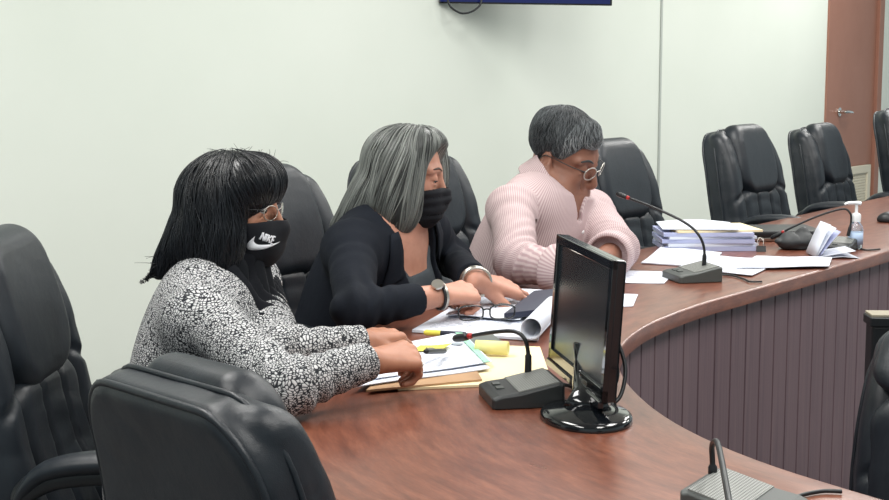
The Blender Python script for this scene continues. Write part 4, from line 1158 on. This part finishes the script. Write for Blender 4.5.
def flow3(q):
    c = np.array([-.055, .012, .14], F32); r = q - c
    d = r / (np.linalg.norm(r, axis=1)[:, None] + 1e-6)
    d[:, 2] -= .25; d[:, 1] -= .35 * (q[:, 2] > .07); return d.astype(F32)
def tint3(q, r): return np.clip(.12 + .55 * r ** 1.5 + .25 * wob((q).astype(F32), 40) + .25 * (q[:, 0] > .02) - .1, 0, 1)
make_hair(p, hair3, (-.14, -.12, -.08), (.12, .12, .16), M['hair3'], 6000, 5, .005, .0008, flow3, tint3, .0024, .0028, .28)
lashes_brows(p, M['mic_dark'])
glasses(p, M['silver'], .108, .001, .023, .0175, .0013, tilt=.02)

bpy.context.view_layer.update()
for p in (P1, P2, P3):                        # the parts were shaped where they stand; keep them there under their Empty
    for ch in [c for c in COL.objects if c.parent == p.root]: par(ch, p.root)
# ------------------------------------------------------------------ things on the table
TT = TZ + .0006
def to_local(o, pts): return [np.asarray(q_) - np.asarray(o) for q_ in pts]
def sheet(name, poly, z, th, mat, label, cat, group=None, parent=None, curl=None, uvrot=0):
    """a sheet or stack with the four table-plane corners poly (A,B,C,D), height z, thickness th; curl(u,v) lifts it"""
    A, B, C_, D = [np.array(p_, float) for p_ in poly]
    n = 14; m = MB(); V = []; UV = []
    c = (A + B + C_ + D) / 4; c[2] = 0
    for lay in (0, 1):
        for i in range(n + 1):
            for j in range(n + 1):
                u, v = i / n, j / n
                q_ = (A * (1 - u) + B * u) * (1 - v) + (D * (1 - u) + C_ * u) * v
                h_ = curl(u, v) if curl else 0
                V.append((q_[0] - c[0], q_[1] - c[1], z + h_ + th * lay)); UV.append((u, v) if not uvrot else (v, u))
    N = (n + 1) ** 2; idx = lambda l, i, j: l * N + i * (n + 1) + j
    F = []
    for i in range(n):
        for j in range(n):
            F.append((idx(1, i, j), idx(1, i + 1, j), idx(1, i + 1, j + 1), idx(1, i, j + 1)))
            F.append((idx(0, i, j), idx(0, i, j + 1), idx(0, i + 1, j + 1), idx(0, i + 1, j)))
    for i in range(n):
        F += [(idx(0, i, 0), idx(0, i + 1, 0), idx(1, i + 1, 0), idx(1, i, 0)), (idx(0, i + 1, n), idx(0, i, n), idx(1, i, n), idx(1, i + 1, n)),
              (idx(0, 0, i + 1), idx(0, 0, i), idx(1, 0, i), idx(1, 0, i + 1)), (idx(0, n, i), idx(0, n, i + 1), idx(1, n, i + 1), idx(1, n, i))]
    m.add(V, F); me = m.mesh(name); uvl = me.uv_layers.new(name='UVMap')
    for lp in me.loops: uvl.data[lp.index].uv = UV[lp.vertex_index]
    o = link(name, me, mat, parent, False); auto_smooth(o, 40); o.location = c if parent is None else (c - np.array(parent.location))
    if parent is None: tag(o, label, cat, group)
    return o
def px(z, *pts): return [onz(a, b, z) for a, b in pts]
def wave(a=.002, f=3, ph=0): return lambda u, v: a * (1 + math.sin(f * u * 3 + ph) * math.cos(f * v * 2 + ph)) 
def rect(center, ang, w, d):           # table-plane corners of a w x d sheet turned by ang degrees
    a = math.radians(ang); ux = np.array([math.cos(a), math.sin(a), 0]); uy = np.array([-ux[1], ux[0], 0]); c = np.array([center[0], center[1], 0])
    return [c - ux * w / 2 - uy * d / 2, c + ux * w / 2 - uy * d / 2, c + ux * w / 2 + uy * d / 2, c - ux * w / 2 + uy * d / 2]

# --- woman in tweed: card folder, letter on top, note under the pen
sheet('folder', px(TZ, (398, 391), (552, 384), (540, 349), (418, 345)), TT, .004, M['manila'], 'open manila folder under the letter, reaching to the near microphone', 'folder')
sheet('folder', px(TZ, (366, 395), (482, 384), (470, 364), (396, 370)), TT + .0042, .0035, M['kraft'], 'brown card folder edge under the white letter with the green stripe', 'folder')
sheet('document', px(TZ, (352, 394), (490, 374), (458, 345), (400, 352)), TT + .008, .0015, M['paper'], 'loose white sheets just below the letter, sticking out on the left', 'papers', curl=wave(.0012, 2))
lt = sheet('letter', px(TZ, (372, 388), (492, 370), (462, 339), (398, 352)), TT + .0125, .0012, M['paper_text'], 'white printed letter with a green stripe and round crest beside the tweed sleeve', 'letter', curl=wave(.001, 2, 1))
g0 = px(TZ, (484, 372), (490, 371), (461, 340), (455, 341))
sheet('green_stripe', g0, TT + .0166, .0004, M['green_print'], '', '', parent=lt)
cc = onz(457, 353, TZ); MB().lathe([(0, TT + .0168), (.011, TT + .0168), (.011, TT + .0172), (0, TT + .0172)], cc - np.array(lt.location) - [0, 0, TZ], 24).obj('crest', M['grey_print'], lt)
sheet('folder', px(TZ, (438, 351), (508, 349), (492, 337), (432, 342)), TT + .0042, .002, M['folder_dark'], 'dark grey folder lying behind the pale yellow paper roll', 'folder')
# rolled pale yellow note and sticky note
c0 = onz(482, 351, TZ + .012); c1 = onz(502, 352, TZ + .012)
ax = nrm(c1 - c0); cL = (c0 + c1) / 2
m = MB(); prof_ = []
for k in range(26):
    a = 2 * PI * 1.25 * k / 25; prof_.append((.011 + .0006 * k / 25) * np.array([math.cos(a), math.sin(a)]))
sv = nrm(np.cross(ax, [0, 0, 1])); V = []
for t in (-.03, .03):
    for q_ in prof_: V.append(ax * t + sv * q_[0] + np.array([0, 0, q_[1]]))
m.add(V, [(i, i + 1, 26 + i + 1, 26 + i) for i in range(25)]); o = m.obj('paper_roll', M['pale_yellow'], None, True); o.location = (cL[0], cL[1], TT + .0068 + .012)
so = o.modifiers.new('t', 'SOLIDIFY'); so.thickness = .0012; tag(o, 'small curled pale yellow paper roll on the dark grey folder', 'note')
hR = hand_chain(*P1.hands[0]); tipi = [s_ for s_ in hR if s_[4] == 'index'][-1][1]; tipt = [s_ for s_ in hR if s_[4] == 'thumb'][-1][1]
nc = onz(431, 358, TZ)
sheet('sticky_note', [nc + np.array(v_) for v_ in ((-.035, -.02, 0), (.022, -.03, 0), (.038, .02, 0), (-.02, .03, 0))], TT + .0165, .0006, M['yellow'], 'yellow sticky note under the pen in front of the tweed cuffs', 'note', curl=lambda u, v: .006 * u * u)
p0 = [s_ for s_ in hR if s_[4] == 'index'][0][1] + np.array([-.004, .006, .004]); p1 = onz(447, 351, TZ + .024)
pd = nrm(p1 - p0); pc = p1 - pd * .122
pen = tag(empty('pen', pc), 'black pen held in the right hand of the woman in tweed', 'pen')
U = upframe(pd, (0, 0, 1)); 
MB().lathe([(0, 0), (.0042, 0), (.0048, .004), (.0048, .1), (.004, .108), (0, .108)], (0, 0, 0), 16, U).obj('barrel', M['black_plastic'], pen, True)
MB().lathe([(0, .106), (.004, .106), (.0012, .119), (.0006, .122), (0, .122)], (0, 0, 0), 16, U).obj('tip', M['silver'], pen, True)
MB().box(U @ np.array([.0058, 0, .022]), (.0008, .0018, .02), U).obj('clip', M['silver'], pen)

# --- desk microphone
def desk_mic(base, face, neck, label, s=1.0, mat='mic_dark', dusty=False):
    """base: point under the centre; face: yaw of the raised back edge; neck: world points root -> head"""
    r = tag(empty('desk_microphone', (base[0], base[1], TT)), label, 'microphone', 'gooseneck desk microphones')
    a = face; R = np.stack([[math.sin(a), -math.cos(a), 0], [math.cos(a), math.sin(a), 0], [0, 0, 1]], 1)   # local x right, y back
    W, D = .058 * s, .058 * s
    pf = [(-D, 0), (-D, .017), (-D * .8, .021), (-.3 * D, .0245), (D * .86, .038), (D, .036), (D, 0)]
    m = MB(); V = []
    for k, (xx, ins) in enumerate(((-W, .004), (-W + .006, 0), (W - .006, 0), (W, .004))):
        for (yy, zz) in pf: V.append(R @ (np.array([xx, yy + (ins if yy < 0 else -ins), max(0, zz - ins * .7)]) * [1, 1, s]))
    n = len(pf); F = [(i * n + k, i * n + (k + 1) % n, (i + 1) * n + (k + 1) % n, (i + 1) * n + k) for i in range(3) for k in range(n)] + [tuple(range(n)), tuple(3 * n + k for k in range(n - 1, -1, -1))]
    m.add(V, F); b = bevel(recalc(m.obj('base', M[mat], r)), .002 * s, 3, 25)
    m = MB(); e = .0012; q0, q1 = np.array([-.26 * D, .0250]) , np.array([D * .84, .0384]); uv = [(0, 0), (.1 * s, 0), (.1 * s, .07 * s), (0, .07 * s)]
    V = [R @ np.array([sx * W * .9, q_[0], (q_[1] + lift) * s]) for lift in (-.002, e) for sx, q_ in ((-1, q0), (1, q0), (1, q1), (-1, q1))]
    m.add(V, [(4, 5, 6, 7), (0, 3, 2, 1), (0, 1, 5, 4), (1, 2, 6, 5), (2, 3, 7, 6), (3, 0, 4, 7)])
    me = m.mesh('grille'); ul = me.uv_layers.new(name='UVMap')
    for lp in me.loops: ul.data[lp.index].uv = uv[lp.vertex_index % 4]
    link('grille', me, M['grille'], r, False)
    for k in range(2):
        MB().box(R @ np.array([(-.4 + .5 * k) * W, -.62 * D, .0226 * s]), (.008 * s, .006 * s, .0016 * s), R).obj('button', M['mic_body'], r)
    ctr = np.array([base[0], base[1], TT]); path = catmull(to_local(ctr, neck), 10); L_ = len(path)
    seg = np.r_[0, np.cumsum(np.linalg.norm(np.diff(path, axis=0), axis=1))]; tot = seg[-1]
    rad = np.interp(seg, [0, .028, .03, tot - .001], [.0058 * s, .0054 * s, .0034 * s, .0034 * s])
    nk = MB().tube(path, rad, 12).obj('gooseneck', M['black_plastic'], r, True)
    d = nrm(path[-1] - path[-3]); U = upframe(d, (0, 0, 1.01)) if abs(d[2]) < .95 else upframe(d, (1, 0, 0))
    MB().lathe([(0, .003), (.0045, .003), (.0052, .006), (.0052, .011), (0, .011)], path[-1], 16, U).obj('red_ring', M['red'], r, True)
    MB().lathe([(0, .010), (.0056, .010), (.0066, .018), (.0072, .034), (.006, .043), (.003, .047), (0, .048)], path[-1], 20, U).obj('microphone_head', M['black_plastic'], r, True)
    return r, R, W, D
def cable(name, pts, r, label, cat='cable', mat='black_plastic', parent=None):
    c = np.array(pts[0]); c[2] = 0; 
    if parent is not None: c = np.array(parent.location)
    o = MB().tube(catmull(to_local(c, pts), 10), r, 10).obj(name, M[mat], parent, True)
    if parent is None: o.location = c; tag(o, label, cat)
    return o
zc = TT + .003
# near microphone beside the monitor
nb = onz(521, 393, TZ + .012)
root = onz(528, 372, TZ + .034); 
mic1, R1, W1, D1 = desk_mic(nb, math.radians(10), [root, at(528, 352, root[1] - .004), at(524, 338, root[1] - .005), at(514, 331.5, root[1] + .01), at(495, 332, root[1] + .04), at(473, 335.5, root[1] + .075)], 'gooseneck desk microphone on the folders, between the tweed woman and the black monitor')
cable('cable', [onz(559, 387, zc), onz(568, 386, zc), onz(580, 394, zc), onz(576, 402, zc), onz(566, 402, zc)], .0024, '', parent=mic1)
# far microphone
fb = onz(692, 275, TZ + .012); root = onz(704, 266, TZ + .034)
mic2, *_ = desk_mic(fb, math.radians(14), [root, at(704, 248, root[1]), at(698, 234, root[1] + .005), at(684, 222, root[1] + .03), at(655, 208, root[1] + .09), at(630, 198.5, root[1] + .15)], 'gooseneck desk microphone at the inner table edge in front of the paper pile', 1.0, 'mic_body')
cable('cable', [onz(716, 275, zc), onz(730, 275, zc), onz(744, 279, zc), onz(750, 281.5, zc), onz(762, 281.5, zc)], .0024, '', parent=mic2)
# foreground microphone, neck bent towards the camera
ob = onz(745, 508, TZ + .012); root = onz(713, 488, TZ + .02)
mic3, *_ = desk_mic(ob, math.radians(147), [root, at(712.5, 462, root[1] - .002), at(712, 447, root[1] - .008), at(715, 441, root[1] - .03), at(719, 448, root[1] - .09), at(727, 490, root[1] - .25), at(734, 530, root[1] - .36)], 'gooseneck desk microphone in the foreground, its neck bent over toward the viewer', 1.02, 'mic_body')
cable('cable', [onz(790, 499, zc), onz(806, 494, zc), onz(824, 491, zc), onz(842, 491.5, zc)], .0026, '', parent=mic3)
# microphone behind the hand gel
gb = onz(836, 246, TZ + .012); root = onz(848, 236, TZ + .04)
mic4, *_ = desk_mic(gb, math.radians(60), [root, at(851, 222, root[1]), at(850, 213, root[1] + .0), at(842, 209, root[1] + .01), at(818, 216, root[1] + .02), at(795, 226, root[1] + .03), at(785, 231, root[1] + .04)], 'gooseneck desk microphone behind the hand gel bottle, its neck drooping left', .9)
cable('cable', [onz(858, 247, zc), onz(866, 250, zc), onz(880, 249, zc)], .0024, '', parent=mic4)

# --- monitor
mb = onz(586, 419, TZ); LB = np.array([.178, 2.335]); RBp = np.array([.233, 2.005])
wd = np.append(RBp - LB, 0); mw = np.linalg.norm(wd); wd = nrm(wd); nn = np.array([wd[1], -wd[0], 0])     # nn: screen normal
if nn[0] > 0: nn = -nn
mon = tag(empty('monitor', (mb[0], mb[1], TT)), 'black flat computer monitor on a glossy round foot, seen almost edge-on', 'monitor')
tl_ = math.radians(3.5); up_ = np.array([0, 0, 1.]) * math.cos(tl_) - nn * math.sin(tl_); nf = np.cross(wd, up_) ; 
if np.dot(nf, nn) < 0: nf = -nf
RM = np.stack([wd, -nf, up_], 1)        # x to the right edge, y to the back, z up
mc = np.append((LB + RBp) / 2, .785) - np.array([mb[0], mb[1], TT]); mh = .212
c_ = lambda x, y, z: mc + RM @ np.array([x, y, z])
bz_ = .015
m = MB(); m.box(c_(0, .011, mh / 2), (mw / 2, .009, mh / 2), RM); hs_ = bevel(m.obj('housing', M['gloss_black'], mon), .004, 3)
m = MB()
for a_, b_, c2, d2 in ((-mw / 2, mw / 2, 0, .02), (-mw / 2, mw / 2, mh - bz_, mh), (-mw / 2, -mw / 2 + bz_, 0, mh), (mw / 2 - bz_, mw / 2, 0, mh)):
    m.box(c_((a_ + b_) / 2, .002, (c2 + d2) / 2), ((b_ - a_) / 2, .0045, (d2 - c2) / 2), RM)
bevel(m.obj('bezel', M['gloss_black'], mon), .0015)
MB().box(c_(0, .0035, mh / 2 + .002), (mw / 2 - bz_ + .001, .002, mh / 2 - bz_ + .001), RM).obj('screen', M['screen'], mon)
bevel(MB().box(c_(0, .027, mh * .48), (mw * .33, .01, mh * .3), RM).obj('back_bulge', M['black_plastic'], mon), .01)
bevel(MB().box(c_(0, -.0025, -.004), (mw / 2 - .004, .004, .006), RM).obj('speaker_bar', M['gloss_black'], mon), .002)
MB().box(c_(mw / 2 - .1, -.0028, .01), (.012, .0006, .003), RM).obj('badge', M['silver'], mon)
m = MB()
pr_ = [(0, 0), (1, 0), (1.0, .006), (.97, .010), (.9, .0125), (.45, .017), (.28, .02), (0, .021)]
n = 48; V = []
for (r_, z_) in pr_:
    for k in range(n):
        th = 2 * PI * k / n; q_ = wd * (r_ * .088 * math.cos(th)) + nn * (r_ * .068 * math.sin(th)); V.append((q_[0], q_[1], z_))
m.add(V, [(i * n + k, i * n + (k + 1) % n, (i + 1) * n + (k + 1) % n, (i + 1) * n + k) for i in range(len(pr_) - 1) for k in range(n)] + [tuple(range(n - 1, -1, -1)), tuple((len(pr_) - 1) * n + k for k in range(n))])
auto_smooth(recalc(m.obj('foot', M['gloss_black'], mon)), 40)
m = MB(); m.tube([np.array([0, 0, .018]), c_(0, .03, .0) * .5 + np.array([0, 0, .018]) * .5, c_(0, .026, .03), c_(0, .022, .06)], [.024, .02, .02, .02], 14, flat=(1.4, .7)); m.obj('stand_neck', M['gloss_black'], mon, True)
m = MB()
for k, pts in enumerate(([c_(.02, .036, .09), c_(.03, .055, .07), c_(.05, .066, .03), c_(.07, .055, -.01), c_(.08, .03, -.027)], [c_(.0, .036, .05), c_(.02, .06, .03), c_(.03, .058, -.0), c_(.01, .04, -.026), c_(-.05, .03, -.027), c_(-.12, -.03, -.027)])):
    o = MB().tube(catmull(pts, 10), .0032, 10).obj('cable', M['black_plastic'], mon, True)

# --- papers of the woman in the blazer
sheet('document', px(TZ, (412, 333), (538, 342), (552, 296), (470, 299)), TT, .005, M['paper_text'], 'thick white printed papers under the folded eyeglasses', 'papers', curl=lambda u, v: .001 + .004 * max(0, v - .6))
sheet('document', px(TZ, (446, 321), (520, 326), (544, 296), (480, 293)), TT + .011, .0015, M['paper_text'], 'white sheet under the left hand of the woman in the blazer, on the thick papers', 'papers', curl=wave(.0012, 2))
# rolled-up sheet edge
c0 = onz(533, 331, TZ + .02); c1 = onz(552, 311, TZ + .02); ax = nrm(c1 - c0); cL = (c0 + c1) / 2; sv = nrm(np.cross(ax, [0, 0, 1])); LR = np.linalg.norm(c1 - c0) / 2 + .02
m = MB(); V = []; K_ = 40
for t in (-LR, LR):
    for k in range(K_):
        a = -PI / 2 + 2 * PI * 1.2 * k / (K_ - 1); r_ = .0185 + .002 * k / K_
        V.append(ax * t + sv * r_ * math.cos(a) + np.array([0, 0, r_ * math.sin(a)]))
m.add(V, [(i, i + 1, K_ + i + 1, K_ + i) for i in range(K_ - 1)]); o = m.obj('rolled_paper', M['paper'], None, True); o.location = (cL[0], cL[1], TT + .006 + .0215)
so = o.modifiers.new('t', 'SOLIDIFY'); so.thickness = .0012; tag(o, 'white paper curled into a tube at the edge of the papers beside the monitor', 'papers')
# yellow and black markers
def marker(a, b, z, label, body, cap, r=.006):
    A_ = onz(*a, z); B_ = onz(*b, z); o = tag(empty('marker_pen', A_), label, 'marker'); d = nrm(B_ - A_); U = upframe(d, (0, 0, 1)); L_ = np.linalg.norm(B_ - A_)
    MB().lathe([(0, 0), (r * .8, 0), (r, .003), (r, L_ * .62), (0, L_ * .62)], (0, 0, 0), 18, U).obj('barrel', M[body], o, True)
    MB().lathe([(0, L_ * .6), (r * 1.08, L_ * .6), (r * 1.08, L_ * .95), (r * .6, L_), (0, L_)], (0, 0, 0), 18, U).obj('cap', M[cap], o, True)
    return o
marker((466, 334.5), (424, 332.5), TT + .0075 + .0055, 'yellow-capped marker lying along the near edge of the papers by the eyeglasses', 'navy', 'yellow', .0055)
# folded eyeglasses
gc = onz(484, 327, TZ); gz = TT + .0165
gl_ = tag(empty('eyeglasses', (gc[0], gc[1], gz)), 'black-framed eyeglasses standing folded open on the white papers', 'eyeglasses')
gx = nrm(onz(508, 318, TZ) - onz(460, 320, TZ)); gy = np.array([-gx[1], gx[0], 0])
fr_ = MB(); ln = []
for s in (-1, 1):
    ring = []
    for k in range(28):
        a = 2 * PI * k / 28; ca, sa = math.cos(a), math.sin(a); rx_ = .026 * np.sign(ca) * abs(ca) ** .6; rz_ = .0145 * np.sign(sa) * abs(sa) ** .6
        ring.append(gx * (s * .033 + rx_) + np.array([0, 0, .0165 + rz_]) - gy * (.02 + .05 * (s * .033 + rx_) ** 2))
    fr_.tube(ring, .0018, 8, closed=True); ln.append(ring)
fr_.tube([gx * -.008 - gy * .02 + np.array([0, 0, .022]), -gy * .022 + np.array([0, 0, .024]), gx * .008 - gy * .02 + np.array([0, 0, .022])], .0018, 8)
fr_.obj('frame', M['gloss_black'], gl_, True)
for ring in ln:
    k = MB(); n_ = 28; R2 = [q_ + gy * .0008 for q_ in ring]; k.add(ring + R2, [tuple(range(n_)), tuple(range(2 * n_ - 1, n_ - 1, -1))] + [(i, n_ + i, n_ + (i + 1) % n_, (i + 1) % n_) for i in range(n_)]); recalc(k.obj('lens', M['lens'], gl_))
for s in (-1, 1):
    pts = [gx * s * .060 - gy * .021 + np.array([0, 0, .024]), gx * s * .062 + gy * .03 + np.array([0, 0, .021]), gx * s * .058 + gy * .085 + np.array([0, 0, .014]), gx * s * .055 + gy * .118 + np.array([0, 0, .0025])]
    MB().tube(catmull(pts, 8), .0017, 8, flat=(.7, 1.5)).obj('temple_arm', M['gloss_black'], gl_, True)
# dark blue case / tablet cover by the monitor
nv = px(TZ, (504, 327), (570, 319), (574, 299), (534, 303))
sheet('case', nv, TT + .0155, .012, M['navy'], 'flat dark blue soft case on the papers, left of the monitor', 'case', curl=lambda u, v: .006 * math.sin(PI * u) * math.sin(PI * v))
# loose sheets right of the monitor
sheet('paper_sheet', px(TZ, (600, 307), (633, 307), (638, 295.5), (604, 294)), TT, .0008, M['paper'], 'small white sheet just right of the monitor, nearest of the loose sheets', 'paper', curl=wave(.001, 2))
sheet('paper_sheet', px(TZ, (585, 283), (664, 284), (676, 273), (596, 270)), TT, .001, M['paper_text'], 'white printed sheet on the table before the bent arm of the man', 'paper', curl=wave(.0006, 2))
# sheets before the pile
sheet('document', px(TZ, (641, 264), (706, 268), (722, 254), (662, 250)), TT, .003, M['paper_text'], 'curled papers between the man in pink and the far microphone', 'papers', curl=lambda u, v: .012 * max(0, v - .3) * (1 - u) + .001)
sheet('document', px(TZ, (676, 270), (752, 277), (782, 262), (700, 256)), TT + .002, .0016, M['paper_text'], 'white papers lying under and behind the far microphone', 'papers', curl=wave(.002, 2, 2))
sheet('document', px(TZ, (735, 271), (829, 269), (832, 260), (756, 259)), TT + .0055, .0012, M['paper_text'], 'long white sheet right of the far microphone, close to the inner edge', 'papers', curl=wave(.0012, 3, 1))
# the pile: five thick documents and a loose top sheet
pc = onz(703, 247, TZ); zz = TT
ang0 = math.degrees(math.atan2(FD[1], FD[0])) - 52
specs = [('folder_blue', .0125, 0, (0, 0), .265, .2), ('paper', .009, 2, (.004, .002), .262, .2), ('folder_blue', .0115, -2, (-.003, .0), .268, .2), ('paper', .008, 3, (.003, .004), .258, .198), ('folder_blue', .010, -1, (-.004, -.002), .262, .2)]
names_ = ['lowest', 'second from the bottom', 'middle', 'fourth from the bottom', 'fifth from the bottom']
for (mt, th, da, off, w_, d_), nm in zip(specs, names_):
    sheet('document', rect(pc[:2] + off, ang0 + da, w_, d_), zz, th, M[mt], f"{'lilac' if mt == 'folder_blue' else 'white'} bound document in the thick paper pile, {nm}", 'document', 'documents in the thick pile'); zz += th + .0004
sheet('document', rect(pc[:2] + np.array([.02, .004]), ang0 + 6, .255, .19), zz, .006, M['manila'], 'pale cream document near the top of the thick paper pile', 'document', 'documents in the thick pile'); zz += .0064
sheet('document', rect(pc[:2] + np.array([-.02, .0]), ang0 - 5, .22, .19), zz, .0025, M['paper_text'], 'white sheets lying bent on the top of the thick paper pile', 'papers', 'documents in the thick pile', curl=lambda u, v: .002 + .014 * max(0, v - .45) * math.sin(PI * u))
# binder clip at the corner of the pile
bc_ = rect(pc[:2], ang0, .265, .2)[1]; cp = tag(empty('binder_clip', (bc_[0] + .012, bc_[1] - .012, TT)), 'black binder clip lying by the right corner of the paper pile', 'clip')
m = MB(); V = [(-.013, -.007, 0), (.013, -.007, 0), (.013, .007, 0), (-.013, .007, 0), (-.013, -.001, .016), (.013, -.001, .016), (.013, .001, .016), (-.013, .001, .016)]
m.add(V, [(0, 3, 2, 1), (4, 5, 6, 7), (0, 1, 5, 4), (2, 3, 7, 6), (0, 4, 7, 3), (1, 2, 6, 5)]); m.obj('jaw', M['black_plastic'], cp)
for s in (-1, 1): MB().tube(catmull([(-.006, 0, .015), (-.008, s * .012, .03), (0, s * .018, .038), (.008, s * .012, .03), (.006, 0, .015)], 6), .0009, 6).obj('handle', M['silver'], cp, True)
# flat black case like a closed laptop
lc = onz(772, 238, TZ); la = math.degrees(math.atan2(FD[1], FD[0])) - 50
lap = tag(empty('laptop', (lc[0], lc[1], TT)), 'closed black laptop with a silver edge beside the paper pile', 'laptop')
a_ = math.radians(la); RL = np.stack([[math.cos(a_), math.sin(a_), 0], [-math.sin(a_), math.cos(a_), 0], [0, 0, 1]], 1)
bevel(MB().box((0, 0, .007), (.135, .095, .0055), RL).obj('base', M['silver'], lap), .003)
bevel(MB().box((0, 0, .0225), (.137, .097, .0095), RL).obj('lid', M['black_plastic'], lap), .006)
for sx in (-1, 1):
    for sy in (-1, 1): MB().lathe([(0, 0), (.006, 0), (.006, .003), (0, .003)], RL @ np.array([sx * .11, sy * .075, 0]), 12).obj('rubber_foot', M['black_plastic'], lap)
# crumpled pouch
pq = onz(794, 249, TZ); pz = TT
def pouch(P):
    d = ell(P, (0, 0, .022), (.062, .045, .026)); d = smin(d, ell(P, (.045, .0, .012), (.045, .035, .013)), .03)
    d = smin(d, cone(P, (-.02, .01, .035), (.035, .02, .045), .012, .008), .02)
    d += .007 * ridge(P * np.array([1.6, 1, .7], F32), 42, 3) * np.clip(P[:, 2] / .012, 0, 1)
    return smax(d, -P[:, 2] + F32(.0006), .003)
o = link('pouch', mesh_sdf(pouch, (-.13, -.11, -.02), (.15, .11, .09), .0028, 'pouch'), M['pouch']); o.location = (pq[0], pq[1], TT); o.rotation_euler = (0, 0, .2)
tag(o, 'crumpled black cloth pouch between the laptop and the folded brochure', 'pouch')
# folded brochure standing open
bq = onz(818, 259, TZ)
br = tag(empty('brochure', (bq[0], bq[1], TT)), 'folded white leaflet standing half open near the hand gel bottle', 'brochure')
ex = nrm(onz(858, 258, TZ) - onz(814, 258, TZ)); ey = np.array([-ex[1], ex[0], 0])
def leaf(path2, w, nm, mat, back):
    V = []; n_ = len(path2)
    for t in (0, 1):
        for (a, b) in path2: V.append(ex * a + ey * (t * w + back) + np.array([0, 0, b]))
    m = MB(); m.add(V, [(i, i + 1, n_ + i + 1, n_ + i) for i in range(n_ - 1)]); o = m.obj(nm, M[mat], br, True); so = o.modifiers.new('t', 'SOLIDIFY'); so.thickness = .0008; return o
leaf([(0, .004), (.035, .003), (.07, .006), (.115, .002)], .11, 'page', 'paper_text', 0)
leaf([(.0, .006), (.03, .009), (.07, .016), (.105, .022)], .11, 'page', 'paper', 0)
leaf([(-.004, .004), (.012, .03), (.03, .062), (.048, .086)], .11, 'page', 'paper', 0)
leaf([(-.006, .004), (.006, .034), (.02, .068), (.034, .094)], .11, 'page', 'paper', .003)
leaf([(.002, .005), (.022, .03), (.042, .056), (.06, .076)], .11, 'page', 'folder_blue', -.002)
# hand gel bottle with pump
gq = onz(855, 249, TZ)
gb_ = tag(empty('pump_bottle', (gq[0], gq[1], TT)), 'clear hand gel bottle with a white pump top near the inner table edge', 'bottle')
MB().lathe([(0, 0), (.019, 0), (.0215, .004), (.0215, .058), (.019, .068), (.012, .076), (.011, .082), (0, .082)], (0, 0, 0), 32).obj('bottle_body', M['gel'], gb_, True)
MB().lathe([(.0217, .014), (.0219, .014), (.0219, .05), (.0217, .05)], (0, 0, 0), 32).obj('label', M['label_blue'], gb_, True)
m = MB(); m.lathe([(0, .08), (.0135, .08), (.0135, .1), (.011, .104), (.006, .106), (.0045, .108), (.0045, .13), (0, .13)], (0, 0, 0), 24)
auto_smooth(m.obj('pump_collar', M['white_plastic'], gb_), 40)
m = MB(); m.tube(catmull([ex * .012 + [0, 0, .133], ex * -.005 + [0, 0, .135], ex * -.028 + [0, 0, .134], ex * -.034 + [0, 0, .130]], 6), [.0075] * 6 + [.006] * 6 + [.0045] * 7, 12, flat=(1.2, .8)); m.obj('pump_head', M['white_plastic'], gb_, True)
# small dark object at the right edge of the frame
q_ = onz(893, 222, TZ); mo = tag(empty('mouse', (q_[0], q_[1], TT)), 'small black computer mouse at the far right edge of the table', 'mouse')
def mouse(P): return smax(smin(ell(P, (0, 0, .008), (.055, .031, .026)), ell(P, (-.01, 0, .01), (.04, .03, .024)), .01), -P[:, 2] + F32(.0005), .003)
link('shell', mesh_sdf(mouse, (-.08, -.06, -.03), (.08, .06, .06), .003, 'mouse'), M['black_plastic'], mo)
MB().lathe([(0, -.003), (.008, -.003), (.008, .003), (0, .003)], (.03, 0, .026), 16, np.array([[1, 0, 0], [0, 0, 1], [0, -1, 0.]]).T).obj('wheel', M['mic_body'], mo, True)
# ------------------------------------------------------------------ light: ceiling panels and a pale room around
def area(name, x, y, sx, sy, power, col=(1, .985, .95)):
    d = bpy.data.lights.new(name, 'AREA'); d.shape = 'RECTANGLE'; d.size = sx; d.size_y = sy; d.energy = power; d.color = col
    o = bpy.data.objects.new(name, d); COL.objects.link(o); o.location = (x, y, H - .03); o['kind'] = 'structure'
    return o
for i, (x, y) in enumerate(((-1.2, .8), (.9, .8), (-.9, 2.6), (1.4, 2.6), (.6, 4.4), (2.8, 4.4), (2.2, 6.4), (4.2, 6.2), (3.0, 8.2))):  # last panel is an added fill that brightens the far right wall
    area('ceiling_light', x, y, .6, 1.2, 34)
w = bpy.data.worlds.new('room_surroundings'); SC.world = w; w.use_nodes = True
w.node_tree.nodes['Background'].inputs[0].default_value = (.82, .96, 1.0, 1); w.node_tree.nodes['Background'].inputs[1].default_value = .5
vs = SC.view_settings; vs.view_transform = 'Standard'; vs.look = 'None'; vs.gamma = 1; vs.use_curve_mapping = False; vs.exposure = 0.17

# turn the whole place so that the back wall runs along X
bpy.context.view_layer.update()
Rz = Matrix.Rotation(math.atan2(-WD[1], WD[0]), 4, 'Z')
for o in COL.objects:
    if o.parent is None: o.matrix_world = Rz @ o.matrix_world
